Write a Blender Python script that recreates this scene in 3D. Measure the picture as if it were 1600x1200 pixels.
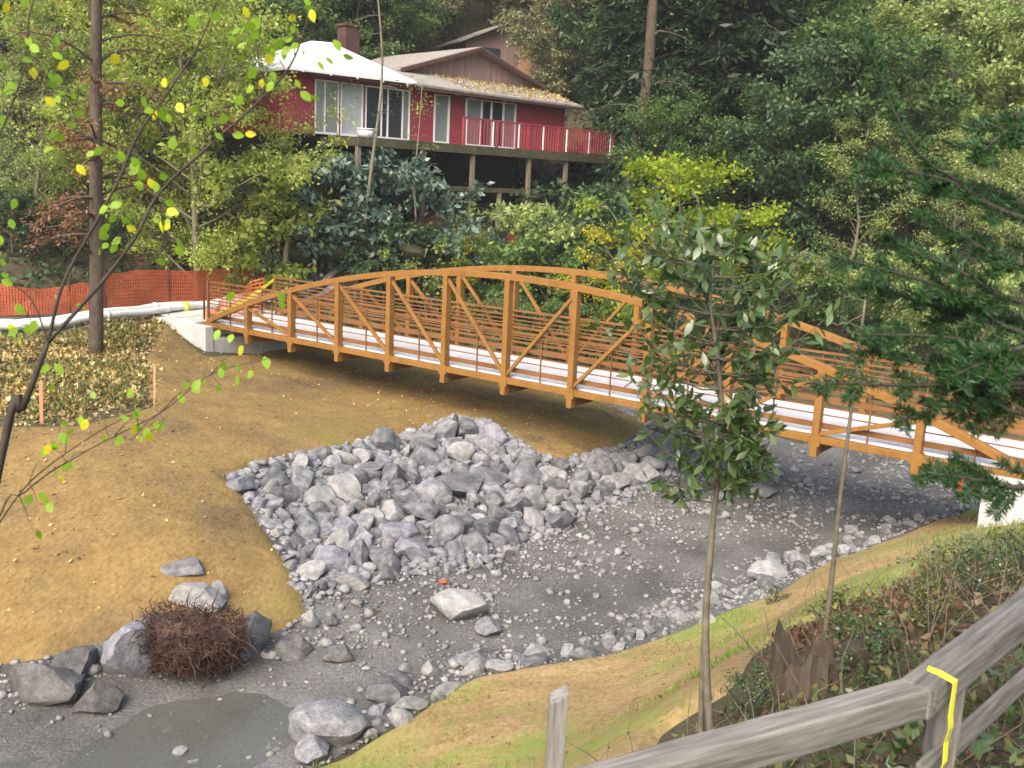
import bpy, math, random
import numpy as np
from mathutils import Vector, Matrix
scene = bpy.context.scene
for o in list(bpy.data.objects): bpy.data.objects.remove(o)
COL = scene.collection

# ------------------------------------------------------------------ camera
F_PX = 1550.0; HOR = 310.0; ROLL = math.atan(.0455)
PITCH = math.atan(HOR*math.cos(ROLL)/F_PX)
CAM = np.array([0, 0, 4.85])
_F = np.array([0, math.cos(PITCH), -math.sin(PITCH)])
_U0 = np.array([0, math.sin(PITCH), math.cos(PITCH)]); _R0 = np.array([1., 0, 0])
_R = math.cos(ROLL)*_R0+math.sin(ROLL)*_U0; _U = -math.sin(ROLL)*_R0+math.cos(ROLL)*_U0
cd = bpy.data.cameras.new('camera'); cam = bpy.data.objects.new('camera', cd); COL.objects.link(cam)
cd.sensor_width = 36; cd.lens = 36*F_PX/1600; cd.clip_start = .05; cd.clip_end = 1000
cam.matrix_world = Matrix(((_R[0], _U[0], -_F[0], CAM[0]), (_R[1], _U[1], -_F[1], CAM[1]), (_R[2], _U[2], -_F[2], CAM[2]), (0, 0, 0, 1)))
cd.dof.use_dof = True; cd.dof.focus_distance = 24; cd.dof.aperture_fstop = 5.6
scene.camera = cam
scene.render.resolution_x = 1024; scene.render.resolution_y = 768

# ------------------------------------------------------------------ sky, sun, exposure
SUN_EL = math.radians(44); SUN_AZ = math.radians(205)      # azimuth from +Y towards +X
w = bpy.data.worlds.new('World'); scene.world = w; w.use_nodes = True
nt = w.node_tree; nt.nodes.clear()
sky = nt.nodes.new('ShaderNodeTexSky'); sky.sky_type = 'NISHITA'; sky.sun_disc = False
sky.sun_elevation = SUN_EL; sky.sun_rotation = SUN_AZ; sky.air_density = 1.0; sky.dust_density = 6.0; sky.ozone_density = 1.0
bg = nt.nodes.new('ShaderNodeBackground'); bg.inputs[1].default_value = .15
wo = nt.nodes.new('ShaderNodeOutputWorld'); nt.links.new(sky.outputs[0], bg.inputs[0]); nt.links.new(bg.outputs[0], wo.inputs[0])
sl = bpy.data.lights.new('sun', 'SUN'); sl.energy = 1.05; sl.angle = math.radians(42); sl.color = (1, .95, .86)
so = bpy.data.objects.new('sun', sl); COL.objects.link(so)
_sd = Vector((math.cos(SUN_EL)*math.sin(SUN_AZ), math.cos(SUN_EL)*math.cos(SUN_AZ), math.sin(SUN_EL)))
so.rotation_euler = _sd.to_track_quat('Z', 'Y').to_euler(); so.location = (0, 0, 60)
vs = scene.view_settings; vs.view_transform = 'Standard'; vs.look = 'None'; vs.gamma = 1; vs.exposure = 1.3
vs.use_curve_mapping = False
scene.cycles.max_bounces = 6; scene.cycles.diffuse_bounces = 3; scene.cycles.glossy_bounces = 2; scene.cycles.transmission_bounces = 4

# ------------------------------------------------------------------ helpers
def ray(u, v): return _F+_R*(u-800)/F_PX+_U*(600-v)/F_PX
def atz(u, v, z): d = ray(u, v); return CAM+d*((z-CAM[2])/d[2])
def aty(u, v, y): d = ray(u, v); return CAM+d*(y/d[1])
def px(n, depth): return n*depth/F_PX            # photograph pixels at a depth, in metres

def tag(o, label=None, cat=None, group=None, kind=None):
    if label: o['label'] = label
    if cat: o['category'] = cat
    if group: o['group'] = group
    if kind: o['kind'] = kind
    return o
def link(o, parent=None):
    COL.objects.link(o)
    if parent is not None: o.parent = parent
    return o
def empty(name, loc=(0, 0, 0), rz=0):
    o = bpy.data.objects.new(name, None); o.empty_display_size = .2; o.location = loc; o.rotation_euler = (0, 0, rz); COL.objects.link(o); return o
def mesh_np(name, V, Fq, mat=None, smooth=False):
    """V (n,3), Fq (m,k) same-size faces"""
    V = np.asarray(V, np.float32); Fq = np.asarray(Fq, np.int32)
    me = bpy.data.meshes.new(name); k = Fq.shape[1]; m = len(Fq)
    me.vertices.add(len(V)); me.vertices.foreach_set('co', V.ravel())
    me.loops.add(m*k); me.loops.foreach_set('vertex_index', Fq.ravel())
    me.polygons.add(m); me.polygons.foreach_set('loop_start', np.arange(m, dtype=np.int32)*k)
    me.update(calc_edges=True)
    if smooth: me.polygons.foreach_set('use_smooth', np.ones(m, bool))
    if mat: me.materials.append(mat)
    return me
class MB:
    def __init__(s): s.v = []; s.f = []
    def add(s, V, Fs):
        n = len(s.v); s.v += [tuple(map(float, p)) for p in V]; s.f += [tuple(i+n for i in f) for f in Fs]; return s
    def box(s, c, sx, sy, sz, ax=None, ay=None, az=None):
        ax = np.array([1., 0, 0]) if ax is None else np.asarray(ax, float); ay = np.array([0, 1., 0]) if ay is None else np.asarray(ay, float)
        az = np.array([0, 0, 1.]) if az is None else np.asarray(az, float); c = np.asarray(c, float)
        V = [c+ax*sx*i/2+ay*sy*j/2+az*sz*k/2 for i in (-1, 1) for j in (-1, 1) for k in (-1, 1)]
        return s.add(V, [(0, 1, 3, 2), (4, 6, 7, 5), (0, 4, 5, 1), (2, 3, 7, 6), (0, 2, 6, 4), (1, 5, 7, 3)])
    def beam(s, a, b, w, h, up=(0, 0, 1)):
        """box section from a to b; h along up, w across"""
        a = np.asarray(a, float); b = np.asarray(b, float); d = b-a; L = np.linalg.norm(d); d = d/L
        x = np.cross(d, up); x /= np.linalg.norm(x); z = np.cross(x, d)
        return s.box((a+b)/2, L, w, h, d, x, z)
    def tube(s, P, r, n=6, cap=True):
        P = np.asarray(P, float); k = len(P); r = np.broadcast_to(np.asarray(r, float), (k,))
        T = np.gradient(P, axis=0); T /= np.linalg.norm(T, axis=1)[:, None]+1e-9
        ref = np.array([0, 0, 1.]) if abs(T[0][2]) < .9 else np.array([1., 0, 0]); V = []
        for i in range(k):
            x = np.cross(T[i], ref); x /= np.linalg.norm(x)+1e-9; y = np.cross(T[i], x); ref = -np.cross(T[i], x) if False else ref
            for j in range(n):
                t = 2*math.pi*j/n; V.append(P[i]+(x*math.cos(t)+y*math.sin(t))*r[i])
        Fs = [(i*n+j, i*n+(j+1) % n, (i+1)*n+(j+1) % n, (i+1)*n+j) for i in range(k-1) for j in range(n)]
        if cap: Fs += [tuple(range(n))[::-1], tuple((k-1)*n+j for j in range(n))]
        return s.add(V, Fs)
    def prism(s, pts, ext):
        """polygon pts (n,3) extruded by vector ext"""
        pts = [np.asarray(p, float) for p in pts]; e = np.asarray(ext, float); n = len(pts)
        return s.add(pts+[p+e for p in pts], [tuple(range(n))[::-1], tuple(range(n, 2*n))]+[(i, (i+1) % n, n+(i+1) % n, n+i) for i in range(n)])
    def mesh(s, name, mat=None, smooth=False):
        me = bpy.data.meshes.new(name); me.from_pydata(s.v, [], s.f); me.update()
        if smooth: me.polygons.foreach_set('use_smooth', np.ones(len(me.polygons), bool))
        if mat: me.materials.append(mat)
        return me
    def build(s, name, mat, parent=None, smooth=False, bevel=0):
        o = link(bpy.data.objects.new(name, s.mesh(name, mat, smooth)), parent)
        if bevel:
            b = o.modifiers.new('bevel', 'BEVEL'); b.width = bevel; b.segments = 2; b.limit_method = 'ANGLE'
        return o
def smoothline(P, n=8):
    P = np.asarray(P, float); out = []
    Q = np.vstack([2*P[0]-P[1], P, 2*P[-1]-P[-2]])
    for i in range(1, len(Q)-2):
        for t in np.linspace(0, 1, n, endpoint=False):
            a, b, c, d = Q[i-1], Q[i], Q[i+1], Q[i+2]
            out.append(.5*((2*b)+(c-a)*t+(2*a-5*b+4*c-d)*t*t+(3*b-a-3*c+d)*t**3))
    out.append(P[-1]); return np.array(out)

# ------------------------------------------------------------------ materials
def new_mat(name):
    m = bpy.data.materials.new(name); m.use_nodes = True; n = m.node_tree; n.nodes.clear(); return m, n
def noise_col(n, cols, scale, detail=6, coord='Object', rough=.6, stretch=None, pos=None):
    tc = n.nodes.new('ShaderNodeTexCoord'); src = tc.outputs[coord]
    if stretch:
        mp = n.nodes.new('ShaderNodeMapping'); mp.inputs['Scale'].default_value = stretch; n.links.new(src, mp.inputs[0]); src = mp.outputs[0]
    nz = n.nodes.new('ShaderNodeTexNoise'); nz.inputs['Scale'].default_value = scale; nz.inputs['Detail'].default_value = detail; nz.inputs['Roughness'].default_value = rough
    n.links.new(src, nz.inputs['Vector']); cr = n.nodes.new('ShaderNodeValToRGB'); e = cr.color_ramp.elements
    pos = pos or list(np.linspace(.3, .7, len(cols)))
    e[0].position = pos[0]; e[0].color = (*cols[0], 1); e[1].position = pos[-1]; e[1].color = (*cols[-1], 1)
    for p, c in zip(pos[1:-1], cols[1:-1]): q = e.new(p); q.color = (*c, 1)
    n.links.new(nz.outputs[0], cr.inputs[0]); return cr.outputs[0], nz, src
def mixc(n, a, b, fac, mode='MIX'):
    m = n.nodes.new('ShaderNodeMix'); m.data_type = 'RGBA'; m.blend_type = mode
    for sock, val in ((m.inputs[0], fac), (m.inputs[6], a), (m.inputs[7], b)):
        if hasattr(val, 'is_output'): n.links.new(val, sock)
        else: sock.default_value = val if not isinstance(val, tuple) else (*val, 1)
    return m.outputs[2]
def surf(name, cols, scale=3, rough=.8, bump=.3, bscale=None, stretch=None, fine=None, metallic=0, dist=.02, detail=6, spec=.3, rnd=0, pos=None):
    m, n = new_mat(name); col, nz, src = noise_col(n, cols, scale, detail, stretch=stretch, pos=pos)
    if fine:
        c2, _, _ = noise_col(n, [(fine[1],)*3, (1, 1, 1)], fine[0], 4, stretch=stretch); col = mixc(n, col, c2, 1.0, 'MULTIPLY')
    if rnd:
        oi = n.nodes.new('ShaderNodeObjectInfo'); mr = n.nodes.new('ShaderNodeMapRange'); mr.inputs[3].default_value = 1-rnd; mr.inputs[4].default_value = 1+rnd
        n.links.new(oi.outputs['Random'], mr.inputs[0]); col = mixc(n, col, mr.outputs[0], 1.0, 'MULTIPLY')
    p = n.nodes.new('ShaderNodeBsdfPrincipled'); p.inputs['Roughness'].default_value = rough; p.inputs['Metallic'].default_value = metallic
    p.inputs['Specular IOR Level'].default_value = spec; n.links.new(col, p.inputs['Base Color'])
    if bump:
        nb = n.nodes.new('ShaderNodeTexNoise'); nb.inputs['Scale'].default_value = bscale or scale*6; nb.inputs['Detail'].default_value = 8; nb.inputs['Roughness'].default_value = .65
        n.links.new(src, nb.inputs['Vector']); b = n.nodes.new('ShaderNodeBump'); b.inputs['Strength'].default_value = bump; b.inputs['Distance'].default_value = dist
        n.links.new(nb.outputs[0], b.inputs['Height']); n.links.new(b.outputs[0], p.inputs['Normal'])
    o = n.nodes.new('ShaderNodeOutputMaterial'); n.links.new(p.outputs[0], o.inputs[0]); return m
def leafmat(name, cols, trans=.4, rough=.45, clump=.6, spec=.35):
    """per-leaf colour by island, slow variation through the plant"""
    m, n = new_mat(name); g = n.nodes.new('ShaderNodeNewGeometry'); cr = n.nodes.new('ShaderNodeValToRGB'); e = cr.color_ramp.elements
    e[0].position = 0; e[0].color = (*cols[0], 1); e[1].position = 1; e[1].color = (*cols[-1], 1)
    for i, c in enumerate(cols[1:-1]): q = e.new((i+1)/(len(cols)-1)); q.color = (*c, 1)
    n.links.new(g.outputs['Random Per Island'], cr.inputs[0])
    c2, _, _ = noise_col(n, [(clump, clump, clump), (1.15, 1.15, 1.1)], .9, 3); col = mixc(n, cr.outputs[0], c2, 1.0, 'MULTIPLY')
    oi = n.nodes.new('ShaderNodeObjectInfo'); mr = n.nodes.new('ShaderNodeMapRange'); mr.inputs[3].default_value = .85; mr.inputs[4].default_value = 1.15
    n.links.new(oi.outputs['Random'], mr.inputs[0]); col = mixc(n, col, mr.outputs[0], 1.0, 'MULTIPLY')
    p = n.nodes.new('ShaderNodeBsdfPrincipled'); p.inputs['Roughness'].default_value = rough; p.inputs['Specular IOR Level'].default_value = spec; n.links.new(col, p.inputs['Base Color'])
    t = n.nodes.new('ShaderNodeBsdfTranslucent'); tc = mixc(n, col, (1.0, 1.15, .5), .5, 'MULTIPLY'); n.links.new(tc, t.inputs[0])
    mx = n.nodes.new('ShaderNodeMixShader'); mx.inputs[0].default_value = trans; n.links.new(p.outputs[0], mx.inputs[1]); n.links.new(t.outputs[0], mx.inputs[2])
    o = n.nodes.new('ShaderNodeOutputMaterial'); n.links.new(mx.outputs[0], o.inputs[0]); return m
def glassmat(name, col=(.03, .04, .045)):
    m, n = new_mat(name); p = n.nodes.new('ShaderNodeBsdfPrincipled'); p.inputs['Base Color'].default_value = (*col, 1); p.inputs['Roughness'].default_value = .06; p.inputs['Specular IOR Level'].default_value = .8
    o = n.nodes.new('ShaderNodeOutputMaterial'); n.links.new(p.outputs[0], o.inputs[0]); return m

M = {}
M['steel'] = surf('tan_painted_steel', [(.19, .09, .02), (.26, .127, .028), (.225, .108, .024)], 1.5, .55, .05, 40, fine=(9, .8))
M['rail'] = surf('rust_brown_steel', [(.14, .062, .02), (.21, .098, .034)], 2, .6, .05, 40)
M['concrete'] = surf('concrete', [(.42, .42, .40), (.56, .56, .53)], 1.2, .85, .15, 20, fine=(14, .85))
M['deck'] = surf('pale_concrete_deck', [(.5, .5, .51), (.62, .62, .63)], .9, .7, .08, 20, fine=(10, .9))
M['pipe'] = surf('white_plastic', [(.66, .66, .62), (.8, .8, .77)], 1.1, .4, .02, 20, fine=(5, .85))
M['rock'] = surf('grey_rock', [(.09, .094, .103), (.20, .203, .213), (.32, .32, .325)], 2.2, .85, .7, 9, fine=(16, .62), dist=.05, rnd=.3)
M['palerock'] = surf('pale_rock', [(.17, .17, .173), (.29, .287, .283), (.39, .388, .38)], 2.5, .85, .6, 9, fine=(18, .65), dist=.05, rnd=.15)
M['darkrock'] = surf('dark_wet_rock', [(.06, .06, .062), (.14, .135, .13), (.2, .195, .19)], 2.2, .6, .7, 9, fine=(14, .6), dist=.05, rnd=.15)
M['mauverock'] = surf('lavender_grey_rock', [(.13, .128, .148), (.26, .26, .29), (.36, .36, .385)], 2.0, .8, .5, 7, fine=(12, .6), dist=.06)
M['pebble'] = surf('creek_pebbles', [(.10, .099, .097), (.2, .197, .192), (.34, .335, .325)], 3.7, .85, .3, 25, detail=3)
M['redstone'] = surf('red_brick_stone', [(.22, .06, .03), (.34, .11, .05)], 4, .9, .3, 20)
M['bed'] = surf('creek_gravel', [(.095, .093, .088), (.165, .162, .155), (.24, .237, .23)], .55, .9, 1.0, 14, fine=(22, .45), dist=.05, detail=8)
M['soil'] = surf('forest_soil', [(.05, .042, .027), (.11, .09, .05), (.085, .095, .04)], .5, .95, .8, 8, fine=(12, .5), dist=.06)
M['path'] = surf('gravel_path', [(.10, .085, .06), (.16, .135, .10)], 1, .9, .5, 18, fine=(25, .6))
M['mat'] = None
M['wood'] = surf('weathered_grey_wood', [(.10, .09, .075), (.25, .235, .21), (.17, .16, .14)], 3.5, .9, .7, 14, stretch=(.12, 1.6, 1.6), fine=(30, .5), dist=.012)
M['greypost'] = surf('split_grey_post', [(.12, .11, .095), (.28, .265, .24), (.2, .19, .17)], 5, .9, .6, 16, stretch=(1.6, 1.6, .12), fine=(30, .55), dist=.01)
M['bark'] = surf('grey_brown_bark', [(.07, .05, .035), (.15, .12, .09)], 3, .9, .8, 14, stretch=(1, 1, .3), fine=(20, .55), dist=.04)
M['palebark'] = surf('pale_mossy_bark', [(.14, .13, .075), (.26, .24, .17)], 3, .9, .6, 14, stretch=(1, 1, .4), fine=(20, .65), dist=.03)
M['twig'] = surf('dark_twig_bark', [(.028, .022, .018), (.06, .05, .04)], 6, .7, .3, 30)
M['stem'] = surf('sapling_bark', [(.10, .085, .06), (.2, .175, .13)], 9, .85, .4, 40)
M['red'] = surf('red_siding', [(.27, .04, .05), (.34, .06, .07)], .8, .75, .2, 30, stretch=(.4, .4, 7), fine=(3, .75))
M['gable'] = surf('pinkish_boards', [(.27, .175, .155), (.35, .24, .215)], 2.2, .85, .3, 12, stretch=(3, 3, .2), fine=(6, .7))
M['trim'] = surf('brown_trim', [(.06, .03, .025), (.09, .045, .035)], 2, .8, .1)
M['white'] = surf('white_frame_paint', [(.68, .68, .68), (.8, .8, .8)], 2, .5, .02)
M['whiteroof'] = surf('pale_metal_roof', [(.70, .70, .68), (.8, .8, .79)], .5, .5, .05, 10)
M['roof'] = surf('weathered_roof', [(.20, .18, .16), (.32, .295, .265), (.26, .22, .18)], .8, .9, .4, 14, fine=(9, .7))
M['moss'] = surf('mossy_timber', [(.045, .05, .018), (.11, .10, .06)], 1.6, .95, .4, 10, fine=(7, .6))
M['post'] = surf('grey_timber_post', [(.14, .115, .08), (.24, .20, .15)], 2, .9, .3, 14, stretch=(1, 1, .2))
M['dark'] = surf('painted_shade_boards', [(.012, .011, .01), (.022, .02, .018)], 1.5, .95, .1)  # near-black boards: shade of the hollow spaces put into the colour
M['blind'] = surf('pale_blind', [(.36, .38, .38), (.46, .48, .48)], 1.2, .8, .02)
M['glass'] = glassmat('window_glass'); M['glass_reflect'] = glassmat('painted_reflection_glass', (.2, .23, .225))  # second glass: grey-green reflection put into the base colour
M['net'] = surf('orange_plastic_net', [(.40, .075, .03), (.5, .12, .05)], 2, .6, 0)
M['yellow'] = surf('yellow_ribbon', [(.72, .66, .03), (.8, .76, .06)], 4, .45, 0)
M['ribred'] = surf('red_ribbon', [(.75, .03, .03), (.8, .06, .05)], 4, .45, 0)
M['orange'] = surf('orange_plastic', [(.75, .16, .03), (.8, .2, .05)], 4, .5, 0)
M['stake'] = surf('stake_wood', [(.42, .26, .14), (.5, .33, .2)], 6, .8, .1)
M['stakeo'] = surf('pink_stake', [(.55, .20, .10), (.6, .26, .15)], 6, .8, .1)
M['root'] = surf('root_brown', [(.02, .012, .009), (.06, .033, .025), (.12, .07, .052)], 5, .9, .4, 30)
M['tpost'] = surf('rusty_post', [(.07, .03, .02), (.12, .05, .03)], 4, .8, .1)
def water():
    m, n = new_mat('shallow_creek_water'); col, _, src = noise_col(n, [(.09, .092, .078), (.14, .14, .125)], .6)
    p = n.nodes.new('ShaderNodeBsdfPrincipled'); p.inputs['Roughness'].default_value = .12; p.inputs['Alpha'].default_value = .6; n.links.new(col, p.inputs['Base Color'])
    nb = n.nodes.new('ShaderNodeTexNoise'); nb.inputs['Scale'].default_value = 5; n.links.new(src, nb.inputs['Vector'])
    b = n.nodes.new('ShaderNodeBump'); b.inputs['Strength'].default_value = .12; b.inputs['Distance'].default_value = .02; n.links.new(nb.outputs[0], b.inputs['Height']); n.links.new(b.outputs[0], p.inputs['Normal'])
    o = n.nodes.new('ShaderNodeOutputMaterial'); n.links.new(p.outputs[0], o.inputs[0]); return m
M['water'] = water()
def matting(name, a, b, c, green, gpos):
    """woven straw blanket: fibre streaks, darker soil showing through, sprouting grass in patches"""
    m, n = new_mat(name); col, nz, src = noise_col(n, [a, b, c], .45, 8, pos=[.3, .5, .72])
    f1, _, _ = noise_col(n, [(.62, .6, .58), (1.05, 1.05, 1.05)], 16, 6, stretch=(1, .45, 1)); col = mixc(n, col, f1, 1.0, 'MULTIPLY')
    f2, _, _ = noise_col(n, [(.72, .7, .66), (1, 1, 1)], 2.3, 5); col = mixc(n, col, f2, .8, 'MULTIPLY')
    gm, _, _ = noise_col(n, [(0, 0, 0), (1, 1, 1)], .35, 6, pos=gpos); gf, _, _ = noise_col(n, [(.1, .1, .1), (1, 1, 1)], 10, 5)
    fac = mixc(n, gm, gf, 1.0, 'MULTIPLY'); col = mixc(n, col, green, fac)
    sp, _, _ = noise_col(n, [(.35, .32, .3), (1, 1, 1)], 5, 3, pos=[.27, .33]); col = mixc(n, col, sp, 1.0, 'MULTIPLY')
    p = n.nodes.new('ShaderNodeBsdfPrincipled'); p.inputs['Roughness'].default_value = .95; p.inputs['Specular IOR Level'].default_value = .1; n.links.new(col, p.inputs['Base Color'])
    nb = n.nodes.new('ShaderNodeTexNoise'); nb.inputs['Scale'].default_value = 14; nb.inputs['Detail'].default_value = 8; n.links.new(src, nb.inputs['Vector'])
    bp = n.nodes.new('ShaderNodeBump'); bp.inputs['Strength'].default_value = .5; bp.inputs['Distance'].default_value = .04; n.links.new(nb.outputs[0], bp.inputs['Height']); n.links.new(bp.outputs[0], p.inputs['Normal'])
    o = n.nodes.new('ShaderNodeOutputMaterial'); n.links.new(p.outputs[0], o.inputs[0]); return m
M['matleft'] = matting('straw_matting', (.17, .125, .07), (.27, .185, .075), (.31, .215, .085), (.15, .17, .035), [.56, .72])
M['matright'] = matting('pale_straw_matting', (.33, .235, .115), (.42, .30, .14), (.40, .31, .15), (.16, .28, .04), [.46, .6])
L = {}
L['mid'] = leafmat('mid_green_leaves', [(0.0653, 0.123, 0.0319), (0.109, 0.196, 0.0508), (0.174, 0.261, 0.0725)])
L['dark'] = leafmat('dark_conifer_needles', [(0.0135, 0.0285, 0.0135), (0.0263, 0.0488, 0.021), (0.0413, 0.0675, 0.0263)], .25)
L['deep'] = leafmat('deep_green_leaves', [(0.0348, 0.0696, 0.029), (0.0638, 0.116, 0.0464), (0.0984, 0.162, 0.0638)], .3)
L['pale'] = leafmat('pale_olive_leaves', [(0.209, 0.278, 0.087), (0.33, 0.418, 0.131), (0.487, 0.557, 0.209)], .45)
L['olive'] = leafmat('dull_olive_leaves', [(0.174, 0.182, 0.0958), (0.26, 0.27, 0.139), (0.348, 0.348, 0.192)], .35)
L['willow'] = leafmat('bright_willow_leaves', [(.26, .34, .05), (.38, .46, .08), (.52, .56, .17)], .5)
L['yellow'] = leafmat('yellow_green_maple_leaves', [(.2, .34, .025), (.32, .44, .03), (.46, .46, .03)], .5)
L['gold'] = leafmat('golden_leaves', [(.34, .38, .02), (.5, .48, .03), (.64, .54, .05)], .45)
L['blue'] = leafmat('blue_green_glossy_leaves', [(0.0508, 0.102, 0.0653), (0.102, 0.174, 0.123), (0.232, 0.319, 0.275)], .2, .35, spec=.6)
L['bay'] = leafmat('bay_leaves', [(.045, .085, .022), (.075, .13, .035), (.13, .19, .07)], .35, .3, .8, .9)
L['alder'] = leafmat('fresh_alder_leaves', [(.17, .33, .02), (.26, .44, .03), (.36, .52, .06)], .5, .45, .9)
L['alderyellow'] = leafmat('yellow_alder_leaves', [(.6, .6, .015), (.68, .62, .03)], .45, .45, .9)
L['fir'] = leafmat('fir_needles', [(.014, .045, .011), (.026, .075, .018), (.05, .115, .042)], .3, .4, .8)
L['weed'] = leafmat('weed_leaves', [(.08, .13, .03), (.17, .21, .06), (.28, .25, .10)], .35)
L['grass'] = leafmat('grass_blades', [(.16, .26, .04), (.24, .36, .06), (.34, .4, .1)], .4)
L['rust'] = leafmat('rust_brown_sprays', [(.16, .07, .035), (.26, .11, .05), (.33, .17, .08)], .3)
L['litter'] = leafmat('fallen_yellow_leaves', [(.22, .14, .05), (.36, .25, .08), (.52, .42, .14), (.5, .42, .24)], .2)
L['brown'] = leafmat('dry_brown_leaves', [(.10, .05, .025), (.18, .10, .05), (.28, .18, .1)], .2)

# ------------------------------------------------------------------ bridge frame of reference
B = np.array([.80614, -.59173, 0]); N = np.array([.59173, .80614, 0]); P0 = np.array([-.186, 24.74, 0]); PL = 2.02; WID = 3.0
Z3 = np.array([0, 0, 1.])
def bp(i, n=0, z=0): return P0+B*PL*i+N*n+Z3*z

# ------------------------------------------------------------------ terrain: control points -> thin plate surface
CP = []
for u, v, z in [(-60, 1050, -2.35), (0, 1050, -2.35), (200, 1040, -2.4), (400, 1010, -2.4), (480, 975, -2.38), (0, 850, -1.5), (200, 850, -1.45), (350, 850, -1.6), (430, 900, -2.0),
                (0, 720, -.9), (150, 720, -.9), (350, 745, -1.2), (0, 640, -.6), (200, 600, -.5), (330, 640, -.85), (0, 545, -.1), (150, 535, -.2), (260, 512, -.2),
                (400, 552, -1.05), (480, 562, -1.15), (560, 600, -1.35), (640, 650, -1.45), (560, 700, -1.35), (480, 715, -1.25), (700, 660, -1.45), (740, 668, -1.45), (500, 800, -1.8), (600, 800, -1.85),
                (700, 770, -1.9), (800, 790, -2.1), (700, 850, -2.2), (500, 890, -2.15), (600, 930, -2.35), (850, 840, -2.38), (800, 610, -1.5), (850, 650, -1.42), (880, 715, -1.7), (950, 660, -1.55),
                (1005, 690, -1.85), (800, 680, -1.55), (700, 600, -1.38), (1000, 750, -2.2), (1060, 730, -2.2), (930, 785, -2.3), (950, 850, -2.4), (1100, 800, -2.35), (1200, 760, -2.3), (1350, 720, -2.25),
                (1480, 760, -2.3), (1100, 930, -2.42), (1290, 870, -2.4), (800, 950, -2.45), (600, 1050, -2.5), (740, 1050, -2.47), (450, 1180, -2.55), (250, 1120, -2.62), (50, 1150, -2.55), (1000, 1000, -2.42),
                (0, 1200, -2.6), (640, 1115, -2.48), (1150, 1010, -1.5), (1000, 1110, -1.3), (800, 1140, -1.9), (1300, 950, -.6), (1400, 900, -.5)]:
    CP.append(atz(u, v, z))
CP += [np.array(p, float) for p in [(0, 0, 3.2), (6, 0, 3.3), (-6, 0, 2.4), (0, 3, 2.2), (3, 4, 2.1), (5, 5, 2.1), (-3, 3, 1.2), (-5, 5, -.6), (-10, 3, -1.2), (0, 6, .5), (1.4, 6.2, 1.15), (2.45, 7, 1.5), (-2, 7, -1.2), (0, 9, -1.2), (3.6, 9, 1.1),
    (4.5, 12, .15), (8.8, 17.2, -1.0), (8.3, 18.3, -1.35), (6.5, 15.2, -.6), (7.2, 11, .9), (10, 12, .9), (10.5, 15.5, .1), (12, 15.8, -.05), (16, 12, .2), (20, 8, 2), (13, 19, -1.2), (18, 21, -1.0), (18, 27, -2.2), (12, 24, -2.3), (24, 26, -2.0), (25, 18, 0),
    (-14, 8, -2.3), (-20, 8, -1.5), (-16, 18, -1), (-24, 22, 0), (-13, 24, -.5), (-14.9, 28.2, .03), (-12.6, 31, .03), (-12.4, 34, .03), (-11, 34.5, .03), (-9.8, 37, .03), (-7.7, 39, .03), (-4.4, 41, .03), (-.5, 43.5, .03), (-18, 27, .05), (-16, 31.5, .1), (-12.5, 37.5, .1),
    (-5, 37, -.8), (-1, 36, -1.3), (3, 35, -1.4), (5, 38, -.6), (8, 34, -1.2), (12, 32, -1.6), (6, 30, -2.1), (18, 34, -.5),
    (-9.5, 40.5, .9), (-6.5, 40.8, 2.2), (-9, 43, 4.2), (-2, 43.6, 2.6), (2, 46.5, 2.8), (5, 48, 2.9), (-6, 46, 4.5), (-1, 50, 4.6), (-13, 42, 5.6), (-12, 39.5, 2.5), (-20, 36, 3), (-20, 42, 6), (8, 42, 2), (14, 42, 3), (22, 42, 4), (10, 52, 6), (20, 55, 10),
    (-12, 52, 8), (-4, 58, 9), (-20, 56, 12), (6, 62, 11), (-8, 70, 16), (20, 70, 18), (-30, 70, 20), (0, 90, 32), (30, 90, 32), (-35, 90, 34), (40, 60, 14), (-40, 50, 12), (45, 30, 3), (-40, 25, 2), (45, 10, 4), (-40, 5, 0), (0, -15, 4), (40, -15, 5), (-40, -15, 1)]]
CP = np.array(CP)
def tps(r2): return .5*r2*np.log(r2+1e-9)
_n = len(CP); _d2 = ((CP[:, None, :2]-CP[None, :, :2])**2).sum(-1)
_A = np.zeros((_n+3, _n+3)); _A[:_n, :_n] = tps(_d2)+np.eye(_n)*.6; _A[:_n, _n] = 1; _A[:_n, _n+1:] = CP[:, :2]; _A[_n, :_n] = 1; _A[_n+1:, :_n] = CP[:, :2].T
_W = np.linalg.solve(_A, np.concatenate([CP[:, 2], np.zeros(3)]))
def _h(x, y):
    x = np.asarray(x, float); y = np.asarray(y, float); out = np.zeros(x.shape)
    for (cx, cy, _), wt in zip(CP, _W[:_n]): out += wt*tps((x-cx)**2+(y-cy)**2)
    return out+_W[_n]+_W[_n+1]*x+_W[_n+2]*y
GX = np.linspace(-50, 50, 501); GY = np.linspace(-20, 110, 651)
_gx, _gy = np.meshgrid(GX, GY); _gz = _h(_gx, _gy)
_rng = np.random.default_rng(3)
def vnoise(x, y, s, seed=0):
    r = np.random.default_rng(seed); a = r.uniform(0, 6.28, 12); ang = r.uniform(0, 6.28, 12); k = s*r.uniform(.6, 1.7, 12)
    return sum(np.sin(k[i]*(np.cos(ang[i])*x+np.sin(ang[i])*y)+a[i]) for i in range(12))/6
_gz = _gz+.05*vnoise(_gx, _gy, 1.3, 5)+.02*vnoise(_gx, _gy, 4, 6)
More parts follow.
